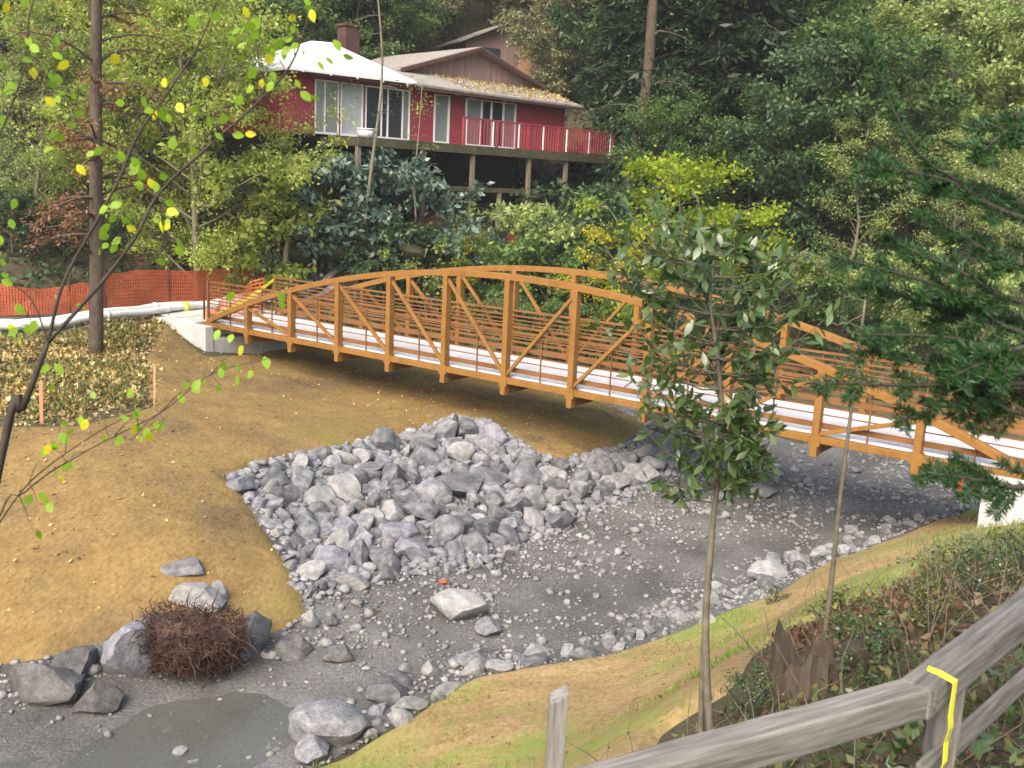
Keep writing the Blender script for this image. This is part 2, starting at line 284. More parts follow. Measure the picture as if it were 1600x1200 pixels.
def ground(x, y):
    x = np.asarray(x, float); y = np.asarray(y, float)
    fx = np.clip((x-GX[0])/(GX[1]-GX[0]), 0, len(GX)-1.001); fy = np.clip((y-GY[0])/(GY[1]-GY[0]), 0, len(GY)-1.001)
    i = fx.astype(int); j = fy.astype(int); tx = fx-i; ty = fy-j
    return (_gz[j, i]*(1-tx)+_gz[j, i+1]*tx)*(1-ty)+(_gz[j+1, i]*(1-tx)+_gz[j+1, i+1]*tx)*ty
def hit(u, v):
    d = ray(u, v); t = np.linspace(3, 110, 6000); P = CAM+d*t[:, None]; b = P[:, 2] < ground(P[:, 0], P[:, 1])
    return P[np.argmax(b)] if b.any() else P[-1]
def hitpoly(pts): return np.array([hit(u, v)[:2] for u, v in pts])
def sdf(x, y, poly):
    """negative inside"""
    d = np.full(x.shape, 1e9); ins = np.zeros(x.shape, bool); n = len(poly)
    for i in range(n):
        a = poly[i]; b = poly[(i+1) % n]; e = b-a; wx = x-a[0]; wy = y-a[1]; t = np.clip((wx*e[0]+wy*e[1])/(e@e+1e-12), 0, 1)
        d = np.minimum(d, np.hypot(wx-t*e[0], wy-t*e[1])); c = ((a[1] <= y) & (b[1] > y)) | ((b[1] <= y) & (a[1] > y))
        with np.errstate(divide='ignore', invalid='ignore'): xi = a[0]+(y-a[1])/(b[1]-a[1])*(b[0]-a[0])
        ins ^= c & (x < xi)
    return np.where(ins, -d, d)
def sheet(name, poly, lift, mat, step=.15, edge=0., edge_s=2., extra=None, fall=0.3, drop=.16):
    lo = poly.min(0)-.5; hi = poly.max(0)+.5; xs = np.arange(lo[0], hi[0], step); ys = np.arange(lo[1], hi[1], step); x, y = np.meshgrid(xs, ys)
    s = sdf(x, y, poly)+edge*vnoise(x, y, edge_s, 11); z = ground(x, y)+lift+(extra(x, y) if extra else 0)
    z = z-drop*np.clip(1+s/fall, 0, 1)**2                                  # edge tucks down
    nx = len(xs); idx = np.arange(x.size).reshape(x.shape)
    V = [np.stack([x.ravel(), y.ravel(), z.ravel()], 1)]; S = s.ravel(); VV = V[0]; tris = []
    q = np.stack([idx[:-1, :-1], idx[:-1, 1:], idx[1:, 1:], idx[1:, :-1]], -1).reshape(-1, 4); q = q[(S[q] < 0).any(1)]
    T = np.concatenate([q[:, [0, 1, 2]], q[:, [0, 2, 3]]]); full = (S[T] < 0).all(1); tris = [tuple(t) for t in T[full]]; new = []; nb = len(VV); cache = {}
    def cut(a, b):
        k = (min(a, b), max(a, b))
        if k not in cache:
            t = S[a]/(S[a]-S[b]); cache[k] = nb+len(new); new.append(VV[a]*(1-t)+VV[b]*t)
        return cache[k]
    for t in T[~full & (S[T] < 0).any(1)]:
        out = []
        for a, b in ((t[0], t[1]), (t[1], t[2]), (t[2], t[0])):
            if S[a] < 0: out.append(int(a))
            if (S[a] < 0) != (S[b] < 0): out.append(cut(int(a), int(b)))
        for k in range(1, len(out)-1): tris.append((out[0], out[k], out[k+1]))
    VV = np.vstack([VV]+([np.array(new)] if new else [])); T = np.array(tris); used = np.unique(T); re = np.zeros(len(VV), int); re[used] = np.arange(len(used))
    o = link(bpy.data.objects.new(name, mesh_np(name, VV[used], re[T], mat, True))); o['kind'] = 'structure'; return o

idx = np.arange(_gx.size).reshape(_gx.shape)
o = link(bpy.data.objects.new('ground', mesh_np('ground', np.stack([_gx.ravel(), _gy.ravel(), _gz.ravel()], 1), np.stack([idx[:-1, :-1], idx[:-1, 1:], idx[1:, 1:], idx[1:, :-1]], -1).reshape(-1, 4), M['soil'], True))); o['kind'] = 'structure'
bed_poly = hitpoly([(-600, 1030), (-250, 1010), (100, 1000), (300, 950), (380, 880), (340, 735), (560, 685), (640, 590), (660, 572), (760, 566), (900, 600), (1010, 630), (1180, 672), (1250, 690), (1400, 705), (1560, 718), (1750, 735), (1750, 800), (1540, 812), (1300, 910), (1000, 1040), (740, 1085), (470, 1225), (200, 1350), (-300, 1300), (-600, 1280)])
sheet('creek_bed', bed_poly, .03, M['bed'], .12, .12, 2.5, lambda x, y: .02*vnoise(x, y, 5, 21)+.012*vnoise(x, y, 11, 22))
left_poly = hitpoly([(-420, 1060), (-60, 1048), (60, 1040), (150, 1015), (300, 990), (400, 1003), (440, 990), (484, 962), (470, 910), (440, 865), (410, 820), (385, 780), (352, 747), (420, 724), (520, 706), (600, 690), (680, 668), (715, 657), (760, 667), (800, 692), (850, 720), (885, 724), (940, 708), (985, 695),
    (1012, 672), (985, 650), (930, 630), (880, 614), (800, 600), (720, 589), (650, 575), (560, 552), (470, 546), (410, 552), (330, 560), (255, 502), (225, 560), (235, 640), (120, 670), (-60, 668), (-420, 680)])
sheet('left_bank', left_poly, .12, M['matleft'], .12, .035, 3, lambda x, y: .03*vnoise(x, y, 2.2, 31))
right_poly = hitpoly([(455, 1215), (540, 1182), (640, 1120), (700, 1080), (740, 1060), (860, 1040), (1000, 1010), (1090, 975), (1200, 935), (1290, 885), (1400, 840), (1530, 795), (1600, 800), (1650, 830), (1500, 868), (1440, 900), (1380, 935), (1250, 985), (1200, 1010), (1150, 1080), (1050, 1140), (950, 1260), (600, 1420)])
sheet('right_bank', right_poly, .12, M['matright'], .1, .05, 3, lambda x, y: .03*vnoise(x, y, 2.2, 33))
path_poly = np.array([(-22, 26.2), (-15, 28), (-13.1, 30.2), (-12.4, 32.6), (-10.6, 31.7), (-8.4, 34.8), (-7.4, 38.5), (-4.4, 40.6), (-.5, 43.1), (4, 45.6), (3.6, 46.6), (-3.3, 43.9), (-9.2, 39.2), (-11.6, 36.6), (-14, 32.6), (-16.3, 31), (-23, 28.5)])
sheet('path', path_poly, .05, M['path'], .2, .08)
wl = link(bpy.data.objects.new('creek_water', mesh_np('creek_water', [(-14, 6, -2.565), (1.2, 6, -2.565), (1.2, 16, -2.565), (-14, 16, -2.565)], [(0, 1, 2, 3)], M['water']))); wl['kind'] = 'structure'

# ------------------------------------------------------------------ footbridge
def sweep(P, w, h):
    mb = MB(); P = np.asarray(P, float); T = np.gradient(P, axis=0); V = []
    for p, t in zip(P, T):
        t = t/np.linalg.norm(t); x = np.cross(t, Z3); x /= np.linalg.norm(x); z = np.cross(x, t)
        V += [p-x*w/2-z*h/2, p+x*w/2-z*h/2, p+x*w/2+z*h/2, p-x*w/2+z*h/2]
    k = len(P); Fs = [(4*i+j, 4*i+(j+1) % 4, 4*i+4+(j+1) % 4, 4*i+4+j) for i in range(k-1) for j in range(4)]+[(3, 2, 1, 0), tuple(4*(k-1)+j for j in range(4))]
    return mb.add(V, Fs)
def ztop(i): return 2.62-.0705*i*i
br = empty('footbridge', tuple(bp(0, WID/2, 0)))
tag(br, 'tan painted steel bowstring truss footbridge with white concrete deck spanning the creek', 'bridge')
inv = -np.array(br.location)
def bpart(mb, name, mat, bevel=0, parent=None, smooth=False):
    mb.v = [tuple(np.array(p)+inv) for p in mb.v]; return mb.build(name, mat, br if parent is None else parent, smooth, bevel)
mb = MB(); mb.add([bp(i, n, z) for i in (-6.12, 6.12) for n in (.16, WID-.16) for z in (-.06, .1)], [(0, 1, 3, 2), (4, 6, 7, 5), (0, 4, 5, 1), (2, 3, 7, 6), (0, 2, 6, 4), (1, 5, 7, 3)]); bpart(mb, 'deck', M['deck'])
ends = [i*1.0 for i in range(-5, 6)]
for side, n in (('near', 0.), ('far', WID)):
    inn = 1 if n == 0 else -1
    bpart(sweep([bp(i, n, ztop(i)) for i in np.linspace(-5.98, 5.98, 61)], .17, .16), 'top_chord', M['steel'], .012)
    bpart(MB().beam(bp(-6.1, n), bp(6.1, n), .16, .15), 'bottom_chord', M['steel'], .012)
    for i in ends:
        g = MB().beam(bp(i, n, -.37), bp(i, n, ztop(i)-.06), .2, .15, up=B); o = bpart(g, 'post', M['steel'], .01)
        g = MB().box(bp(i, n-inn*.003, -.02), .24, .19, .24, B, N, Z3); bpart(g, 'gusset', M['steel'], .01)
    for i in range(-5, 5):
        a, b = (bp(i, n, ztop(i)-.12), bp(i+1, n, .1)) if i < 0 else (bp(i, n, .1), bp(i+1, n, ztop(i+1)-.12))
        bpart(MB().beam(a, b, .085, .085), 'diagonal', M['steel'], .01)
    for i in np.arange(-5.5, 5.6, 1.0):
        bpart(MB().beam(bp(i, n+inn*.1, -.05), bp(i, n+inn*.1, 1.36), .03, .03, up=B), 'picket', M['rail'])
    for s in (-1, 1): bpart(MB().beam(bp(s*6.05, n+inn*.1, 0), bp(s*6.05, n+inn*.1, 1.42), .07, .07, up=B), 'end_post', M['rail'])
    bpart(MB().beam(bp(-6.1, n+inn*.125, .27), bp(6.1, n+inn*.125, .27), .02, .12), 'toe_plate', M['rail'])
    for z, h in ((.5, .022), (.66, .03), (.77, .03), (.88, .03), (.99, .03), (1.10, .03), (1.22, .045), (1.37, .06)):
        bpart(MB().beam(bp(-6.1, n+inn*.14, z), bp(6.1, n+inn*.14, z), .03, h), 'rail', M['rail'])
for i in ends: bpart(MB().box(bp(i, WID/2, -.215), .11, WID-.24, .26, B, N, Z3), 'floor_beam', M['rail'])
for n in (.75, 1.5, 2.25): bpart(MB().beam(bp(-6.1, n, -.075-.035), bp(6.1, n, -.11), .08, .05), 'stringer', M['rail'])
# abutments
def abut(label, s, wing):
    t = empty('bridge_abutment', tuple(bp(s*6.1, WID/2, -1.5))); tag(t, label, 'abutment'); iv = -np.array(t.location)
    def part(name, i0, i1, n0, n1, z0, z1):
        m = MB().add([bp(i, n, z) for i in sorted((i0, i1)) for n in (n0, n1) for z in (z0, z1)], [(0, 1, 3, 2), (4, 6, 7, 5), (0, 4, 5, 1), (2, 3, 7, 6), (0, 2, 6, 4), (1, 5, 7, 3)])
        m.v = [tuple(np.array(p)+iv) for p in m.v]; m.build(name, M['concrete'], t, False, .025)
    part('bearing_seat', s*5.68, s*6.7, -.3, 3.3, -2.6, -.4); part('back_wall', s*6.16, s*6.7, -.3, 3.3, -.39, .06)
    part('cheek_wall', s*5.66, s*6.72, -.62, -.303, -2.6, .04); part('cheek_wall', s*5.66, s*6.72, 3.303, 3.6, -2.6, .04)
    a, b = wing; m = MB().beam(np.array(a)+[0, 0, -.95], np.array(b)+[0, 0, -.95], .3, 2.0); m.v = [tuple(np.array(p)+iv) for p in m.v]; m.build('wing_wall', M['concrete'], t, False, .025)
    m = MB().add([bp(i, n, z) for i in sorted((s*6.705, s*8.5)) for n in (-.2, 3.2) for z in (-.3, .07)], [(0, 1, 3, 2), (4, 6, 7, 5), (0, 4, 5, 1), (2, 3, 7, 6), (0, 2, 6, 4), (1, 5, 7, 3)]); m.v = [tuple(np.array(p)+iv) for p in m.v]; m.build('approach_slab', M['concrete'], t)
abut('grey concrete abutment with wing wall under the far left bridge end', -1, (bp(-6.6, -.46, -.02), (-12.5, 33.3, -.02)))
abut('pale concrete abutment under the right bridge end near the straw bank', 1, (bp(6.73, -.46, .02), bp(8.6, -1.6, .02)))

# ------------------------------------------------------------------ rocks
def rock_mesh(seed, ang=1.0, sub=3, mat=None):
    import bmesh
    r = np.random.default_rng(seed); bm = bmesh.new(); bmesh.ops.create_icosphere(bm, subdivisions=sub, radius=1)
    V = np.array([v.co[:] for v in bm.verts])
    for k in range(int(7+9*ang)):
        d = r.normal(size=3); d /= np.linalg.norm(d); lim = r.uniform(.38, .8) if ang > .5 else r.uniform(.75, .95); s = V@d; V = V-np.outer(np.clip(s-lim, 0, None), d)*r.uniform(.85, 1)
    ph = r.uniform(0, 6.28, (6, 1)); k = r.normal(size=(6, 3))*2.4; nz = np.sin(k@V.T+ph).sum(0)*(.02 if ang > .5 else .035); k2 = r.normal(size=(8, 3))*7; nz += np.sin(k2@V.T+r.uniform(0, 6.28, (8, 1))).sum(0)*.008
    V = V*(1+nz)[:, None]; V /= np.abs(V).max(0)
    for v, p in zip(bm.verts, V): v.co = p
    me = bpy.data.meshes.new('rock'); bm.to_mesh(me); bm.free(); me.polygons.foreach_set('use_smooth', np.ones(len(me.polygons), bool))
    try: me.set_sharp_from_angle(angle=math.radians(28))
    except Exception: pass
    if mat: me.materials.append(mat)
    return me
PR = {k: [rock_mesh(s+10*j, a, 3, M[k]) for s in range(n)] for j, (k, n, a) in enumerate((('rock', 10, 1.), ('palerock', 4, 1.), ('darkrock', 4, 1.), ('mauverock', 3, 1.), ('redstone', 1, 1.)))}
RM = rock_mesh(77, .2, 3, M['rock']); RMP = rock_mesh(78, .2, 3, M['palerock'])
rr = random.Random(11)
placed = []
def boulder(u, v, wp, hp, label, kind='palerock', k=0, rz=0, tilt=0, me=None, name='boulder', deep=.8, lift=0):
    """pixel centre and size of a boulder; it sits on the ground there"""
    b = hit(u, v+hp*.32); dist = (b-CAM)@_F; wx = px(wp, dist)/2; hz = px(hp, dist)/2
    o = bpy.data.objects.new(name, me or PR[kind][k % len(PR[kind])]); hz2 = max(hz*1.05, wx*.38); dy = wx*deep
    o.location = (b[0], b[1]+dy*.35, float(ground(b[0], b[1]))+hz2*.5+lift); o.scale = (wx, dy, hz2); o.rotation_euler = (tilt, rr.uniform(-.15, .15), rz); link(o)
    placed.append((o.location.x, o.location.y, max(wx, dy))); return tag(o, label, 'boulder')
for a in [(715, 708, 52, 40, 'pale flat-topped boulder high on the rock apron, dark underneath', 'palerock', 0, .2), (705, 763, 98, 44, 'long grey slab boulder in the middle of the rock apron', 'rock', 1, .1), (1018, 747, 62, 48, 'large wedge-shaped boulder at the right tip of the rock apron', 'rock', 2, .3),
          (510, 874, 66, 46, 'rounded mauve grey boulder at the lower left of the rock apron', 'mauverock', 0, 0), (558, 868, 46, 52, 'grey boulder wedged between two others at the foot of the apron', 'rock', 3, .9), (604, 876, 54, 54, 'dark-sided boulder right of the wedged one at the apron foot', 'rock', 4, .4),
          (548, 908, 66, 30, 'flat pale stone lying just below the three big boulders', 'palerock', 1, .1), (725, 948, 120, 56, 'broad pale slab half buried in the creek gravel', 'palerock', 2, -.2), (487, 972, 32, 40, 'pale square stone at the tip of the left straw bank', 'palerock', 3, .5), (514, 972, 26, 36, 'small grey stone beside the pale square one', 'rock', 5, .2),
          (525, 1024, 56, 34, 'smooth oval dark stone on the wet gravel', 'darkrock', 0, .1), (282, 893, 76, 36, 'grey flat boulder highest above the root ball', 'rock', 6, .1), (302, 934, 104, 62, 'pale grey boulder resting just above the root ball', 'palerock', 1, .2), (342, 930, 48, 50, 'small upright boulder right of the pale one above the root ball', 'palerock', 3, 1.2),
          (188, 1022, 104, 116, 'lavender grey leaning boulder left of the root ball', 'mauverock', 1, .5), (382, 1000, 96, 96, 'brown grey boulder right of the root ball', 'rock', 7, .8), (235, 985, 90, 60, 'grey boulder behind the left side of the root ball', 'rock', 9, .3), (60, 1072, 120, 74, 'dark low boulder at the left edge of the creek', 'darkrock', 1, .2), (150, 1092, 86, 66, 'dark pointed boulder left of the muddy water', 'darkrock', 2, .7),
          (110, 1050, 90, 60, 'dark soil-covered boulder under the left straw bank edge', 'darkrock', 3, 1.5), (455, 1012, 80, 40, 'dark half-buried stone between root ball and bank tip', 'darkrock', 2, 2.2), (282, 1176, 34, 24, 'small pinkish white stone standing in the shallow water', 'palerock', 2, .4), (262, 1143, 20, 14, 'tiny pale stone alone in the shallow water', 'palerock', 0, 1), (1208, 896, 80, 40, 'pale low boulder at the foot of the right straw bank', 'palerock', 3, .1),
          (835, 785, 60, 40, 'grey boulder near the middle right of the rock apron', 'rock', 8, .6), (775, 805, 62, 46, 'slanting dark grey boulder above the orange brick', 'rock', 9, 1.1), (690, 830, 70, 50, 'square-edged grey block left of the orange brick', 'rock', 3, .2), (830, 770, 50, 30, 'pale small boulder above the right flank of the apron', 'palerock', 2, .8), (985, 740, 46, 44, 'pale block touching the wedge-shaped boulder', 'palerock', 1, .5),
          (1005, 712, 50, 34, 'light boulder at the straw hump right corner', 'palerock', 0, .9), (905, 770, 44, 40, 'grey angular boulder on the apron lower right', 'rock', 5, 1.4), (875, 815, 50, 40, 'dark boulder at the apron toe beside the gravel', 'rock', 7, .3), (1195, 770, 60, 22, 'flat pale boulder on the gravel beyond the sapling', 'palerock', 2, .1), (770, 985, 60, 30, 'flat grey stone on the gravel below the broad slab', 'rock', 2, .3), (740, 1035, 60, 34, 'grey stone against the right straw bank edge', 'rock', 4, .6), (610, 1090, 80, 40, 'low grey boulder above the rounded one', 'rock', 8, .2), (440, 775, 54, 40, 'ribbed grey block near the apron upper left corner', 'rock', 0, .4), (375, 760, 50, 36, 'greenish grey stone at the apron outer left corner', 'rock', 6, 1.0)]:
    boulder(*a[:6], k=a[6], rz=a[7])
boulder(508, 1138, 124, 84, 'big smooth rounded boulder at the bottom of the creek', me=RM, rz=.3)
boulder(495, 1178, 74, 46, 'brown stone in front of the big rounded boulder', kind='rock', k=2, rz=.4)
boulder(712, 832, 12, 20, 'small orange brick standing among the apron stones', 'redstone', 0, .2, name='brick_fragment')['category'] = 'brick'
boulder(694, 911, 22, 12, 'small red brick piece lying flat on the gravel', 'redstone', 0, .8, name='brick_fragment')['category'] = 'brick'

rip_poly = hitpoly([(352, 747), (420, 722), (520, 703), (600, 687), (680, 664), (715, 653), (765, 664), (805, 689), (850, 717), (890, 724), (940, 707), (990, 694), (1050, 705), (1055, 745), (1000, 775), (930, 800), (870, 830), (800, 870), (700, 900), (560, 915), (490, 942), (480, 960), (440, 870), (400, 800)])
def inside(x, y, poly): return sdf(np.atleast_1d(np.float64(x)), np.atleast_1d(np.float64(y)), poly)[0]
cand = []; rest_try = []; lo_r = rip_poly.min(0); hi_r = rip_poly.max(0)
lo = rip_poly.min(0); hi = rip_poly.max(0); g = list(placed); tries = 0
edge_pts = []
sizes = sorted([min(.5, .075+rr.expovariate(1/.085)) for _ in range(1500)], reverse=True)
for s in sizes:
    for _ in range(14):
        x = rr.uniform(lo[0], hi[0]); y = rr.uniform(lo[1], hi[1]); d = inside(x, y, rip_poly)
        if d > -.02 or (d > -.32 and s > .2): continue
        if all((x-a)**2+(y-b)**2 > (.53*(s+c))**2 for a, b, c in g if abs(y-b) < 1.6): g.append((x, y, s)); cand.append((x, y, s)); break
# edging stones along the apron's upper rim, the far rocks behind the straw hump and the line along the right bank
def along(pts, n, smin, smax, jit):
    P = hitpoly(pts); seg = np.linalg.norm(np.diff(P, axis=0), axis=1); c = np.concatenate([[0], np.cumsum(seg)])
    for _ in range(n):
        t = rr.uniform(0, c[-1]); k = min(np.searchsorted(c, t, 'right')-1, len(seg)-1); p = P[k]+(P[k+1]-P[k])*(t-c[k])/seg[k]; s = rr.uniform(smin, smax)
        x, y = p[0]+rr.gauss(0, jit), p[1]+rr.gauss(0, jit)
        if all((x-a)**2+(y-b)**2 > (.55*(s+cc))**2 for a, b, cc in g if abs(y-b) < 1.2): g.append((x, y, s)); out.append((x, y, s))
out = []; along([(940, 622), (990, 643), (1030, 660), (1060, 690)], 26, .16, .42, .3); far_st = out
out = []; along([(560, 1150), (650, 1105), (740, 1045), (900, 1020), (1000, 995), (1100, 960), (1200, 915), (1290, 868), (1400, 825), (1520, 795)], 170, .07, .26, .3); bank_st = out
out = []; along([(1060, 790), (1130, 750), (1200, 730), (1290, 720)], 40, .08, .24, .5); up_st = out
ncount = 0; rest = []
def stone(x, y, s, label, grp, kinds):
    k = rr.choice(kinds); o = bpy.data.objects.new('riprap_stone', PR[k][rr.randrange(len(PR[k]))]); h = s*rr.uniform(.45, .9)
    o.scale = (s*rr.uniform(.8, 1.15), s*rr.uniform(.6, 1), h); o.rotation_euler = (rr.uniform(-.7, .7), rr.uniform(-.7, .7), rr.uniform(0, 6.28))
    o.location = (x, y, float(ground(x, y))+h*.17+.03); link(o); tag(o, label, 'stone', grp)
cand.sort(key=lambda c: -c[2]/c[1])
for x, y, s in cand[:190]: stone(x, y, s, 'grey angular riprap stone packed among others in the rock apron', 'stones of the rock apron', ['rock']*6+['palerock']*2+['mauverock'])
rest += cand[190:]
for x, y, s in far_st: stone(x, y, s, 'grey stone in the line of rocks behind the straw hump under the bridge', 'stones behind the straw hump', ['rock', 'rock', 'darkrock'])
bank_st.sort(key=lambda c: -c[2]/c[1])
for x, y, s in bank_st[:70]: stone(x, y, s, 'pale stone in the row along the foot of the right straw bank', 'stones along the right bank foot', ['palerock', 'palerock', 'rock'])
rest += bank_st[70:]; rest += up_st
for _ in range(5200):
    x, y = rr.uniform(lo_r[0], hi_r[0]), rr.uniform(lo_r[1], hi_r[1]); rest_try.append((x, y, min(.13, .03+rr.expovariate(1/.03))))
_dd = sdf(np.array([q[0] for q in rest_try]), np.array([q[1] for q in rest_try]), rip_poly); rest += [q for q, d in zip(rest_try, _dd) if d < .12]

def scatter_stones(name, pts, mat, label, cat, seed=1, sub=1):
    """small stones joined into one mesh"""
    import bmesh
    r = np.random.default_rng(seed); protos = []
    for k in range(6):
        bm = bmesh.new(); bmesh.ops.create_icosphere(bm, subdivisions=sub, radius=1); V = np.array([v.co[:] for v in bm.verts]); F = np.array([[v.index for v in f.verts] for f in bm.faces]); bm.free()
        for _ in range(7):
            d = r.normal(size=3); d /= np.linalg.norm(d); V = V-np.outer(np.clip(V@d-r.uniform(.5, .85), 0, None), d)
        protos.append((V, F))
    VV = []; FF = []; n = 0
    for x, y, s in pts:
        V, F = protos[r.integers(6)]; q = r.normal(size=(3, 3)); q, _ = np.linalg.qr(q); sc = s*np.array([r.uniform(.8, 1.2), r.uniform(.6, 1), r.uniform(.45, .8)]); a = r.uniform(0, 6.28)
        W = (V@q)*sc; W = W@np.array([[math.cos(a), math.sin(a), 0], [-math.sin(a), math.cos(a), 0], [0, 0, 1]])
        W = W+np.array([x, y, float(ground(x, y))+.03+s*.2]); VV.append(W); FF.append(F+n); n += len(V)
    o = link(bpy.data.objects.new(name, mesh_np(name, np.vstack(VV), np.vstack(FF), mat))); tag(o, label, cat, kind='stuff'); return o
scatter_stones('riprap_rubble', rest, M['rock'], 'smaller grey rubble filling gaps in the rock apron', 'rubble', 5, 2)
nr = np.random.default_rng(8); pts = []
lo = bed_poly.min(0); hi = bed_poly.max(0)
X = nr.uniform(max(lo[0], -9), min(hi[0], 16), 60000); Y = nr.uniform(9.5, 32, 60000); D = sdf(X, Y, bed_poly); D2 = sdf(X, Y, left_poly); D3 = sdf(X, Y, right_poly)
ok = (D < .1) & (D2 > -.05) & (D3 > -.05); dens = .35+.65*(vnoise(X, Y, .9, 44) > -.15); ok &= nr.uniform(size=60000) < dens*np.clip(1.6-Y/26, .25, 1)
wet = (ground(X, Y) < -2.5); ok &= ~(wet & (nr.uniform(size=60000) < .8))
SZ = np.clip(.016+nr.exponential(.022, 60000), 0, .15)
pts = [(x, y, s) for x, y, s in zip(X[ok], Y[ok], SZ[ok])][:15000]
scatter_stones('creek_gravel', pts, M['pebble'], 'loose grey and white gravel over the creek bed', 'gravel', 6, 1)

# root ball of an upturned tree
def root_ball(u, v):
    b = hit(u, v+45); b = b+np.array([0, .35, 0]); t = empty('root_wad', (b[0], b[1], float(ground(b[0], b[1])))); tag(t, 'tangled reddish brown root ball lying among the boulders by the water', 'root ball')
    me = rock_mesh(91, .3, 3, M['root']); o = bpy.data.objects.new('root_core', me); o.scale = (.74, .56, .47); o.location = (0, 0, .42); link(o, t)
    r = random.Random(4); mb = MB()
    for k in range(2600):
        d = np.array([r.gauss(0, 1), r.gauss(-.5, .9), r.gauss(.15, .7)]); d /= np.linalg.norm(d); p = np.array([0, 0, .42])+d*np.array([.76, .58, .48])*(1+.16*math.sin(5*d[0]+1)*math.sin(4*d[2]+2)+.08*r.gauss(0, 1)); Q = [p]; dr = d*.15+np.array([r.gauss(0, .7), r.gauss(0, .7), r.gauss(-.15, .7)])
        L_ = r.uniform(.08, .24) if k % 14 else r.uniform(.25, .5)
        for s in range(4):
            dr = dr/np.linalg.norm(dr)+np.array([r.gauss(0, .45), r.gauss(0, .45), r.gauss(-.12, .45)]); p = p+dr/np.linalg.norm(dr)*L_/4; Q.append(p)
        mb.tube(Q, np.linspace(r.uniform(.004, .009) if k % 14 else r.uniform(.01, .018), .003, 5), 3, False)
    o = mb.build('root_fibres', M['root'], t); o['kind'] = 'stuff'
root_ball(288, 1020)
# ------------------------------------------------------------------ plants
def leaves_np(name, C, size, mat, r, aspect=.5, dirs=None, droop=0., upn=.4, fold=.12):
    """one diamond leaf per point of C"""
    n = len(C); t = r.normal(size=(n, 3)); t[:, 2] -= droop
    if dirs is not None: t = t*.55+dirs
    t /= np.linalg.norm(t, axis=1)[:, None]; nn = r.normal(size=(n, 3)); nn[:, 2] += upn*2; s = np.cross(t, nn); s /= np.linalg.norm(s, axis=1)[:, None]+1e-9; nn = np.cross(s, t)
    Ls = (np.asarray(size)*r.uniform(.65, 1.3, n))[:, None]; W = Ls*aspect*.5; m = C+t*Ls*.45-nn*Ls*fold
    V = np.stack([C, m+s*W, C+t*Ls, m-s*W], 1).reshape(-1, 3); F = np.arange(4*n).reshape(n, 4)
    return mesh_np(name, V, F, mat)
def bezier(a, b, c, n): t = np.linspace(0, 1, n)[:, None]; return (1-t)**2*a+2*t*(1-t)*b+t*t*c
def gen_broad(seed, h, rad, tr, leaf, nleaf, mat, bark, base=.22, limbs=20, sub=6, sig=.09, lift=.45, aspect=.55, droop=.2, prof=None, lean=0., top=.97):
    r = np.random.default_rng(seed); mb = MB(); k = 9; tt = np.linspace(0, 1, k); wob = np.cumsum(r.normal(0, .02*h, (k, 2)), 0)*tt[:, None]
    TP = np.stack([wob[:, 0]+lean*h*tt, wob[:, 1], h*tt*top], 1); mb.tube(TP, tr*(1-.85*tt)+.01, 8)
    prof = prof or (lambda t: math.sin(math.pi*min(1, max(.06, (t-base)/(1.02-base)))**.8)**.7)
    cl = []; dd = []
    for j in range(limbs):
        t = base+(1-base)*(j+.5)/limbs; p = np.array([np.interp(t, tt, TP[:, c]) for c in range(3)]); az = j*2.4+r.normal(0, .3); ln = rad*prof(t)*r.uniform(.75, 1.15); d = np.array([math.cos(az), math.sin(az), 0])
        e = p+d*ln+Z3*ln*lift*r.uniform(.5, 1.4); mid = (p+e)/2+Z3*ln*.12*r.normal()+d*ln*.05; bz = bezier(p, mid, e, 6); r0 = tr*(1-.85*t)*.5+.008; mb.tube(bz, np.linspace(r0, .008, 6), 5, False)
        for s in range(sub):
            q = bz[min(5, 2+int(r.integers(0, 4)))]; g = r.normal(size=3)*.6+d*.7; g[2] = g[2]*.5+.15; g /= np.linalg.norm(g); l2 = ln*r.uniform(.18, .42); e2 = q+g*l2; mb.tube([q, (q+e2)/2+r.normal(size=3)*.03*l2, e2], [r0*.35+.004, r0*.2+.003, .003], 4, False); cl.append(e2); dd.append(d); cl.append((q+e2)/2); dd.append(d)
    cl.append(TP[-1]); dd.append(Z3); cl = np.array(cl); dd = np.array(dd); w = r.uniform(.3, 1, len(cl)); w /= w.sum(); ix = r.choice(len(cl), nleaf, p=w); sg = sig*h*r.uniform(.45, 1.1, len(cl))
    P = cl[ix]+r.normal(size=(nleaf, 3))*sg[ix][:, None]*np.array([1, 1, .6]); me = leaves_np('crown', P, leaf, mat, r, aspect, dd[ix]*.4, droop)
    return mb.mesh('trunk', bark, True), me
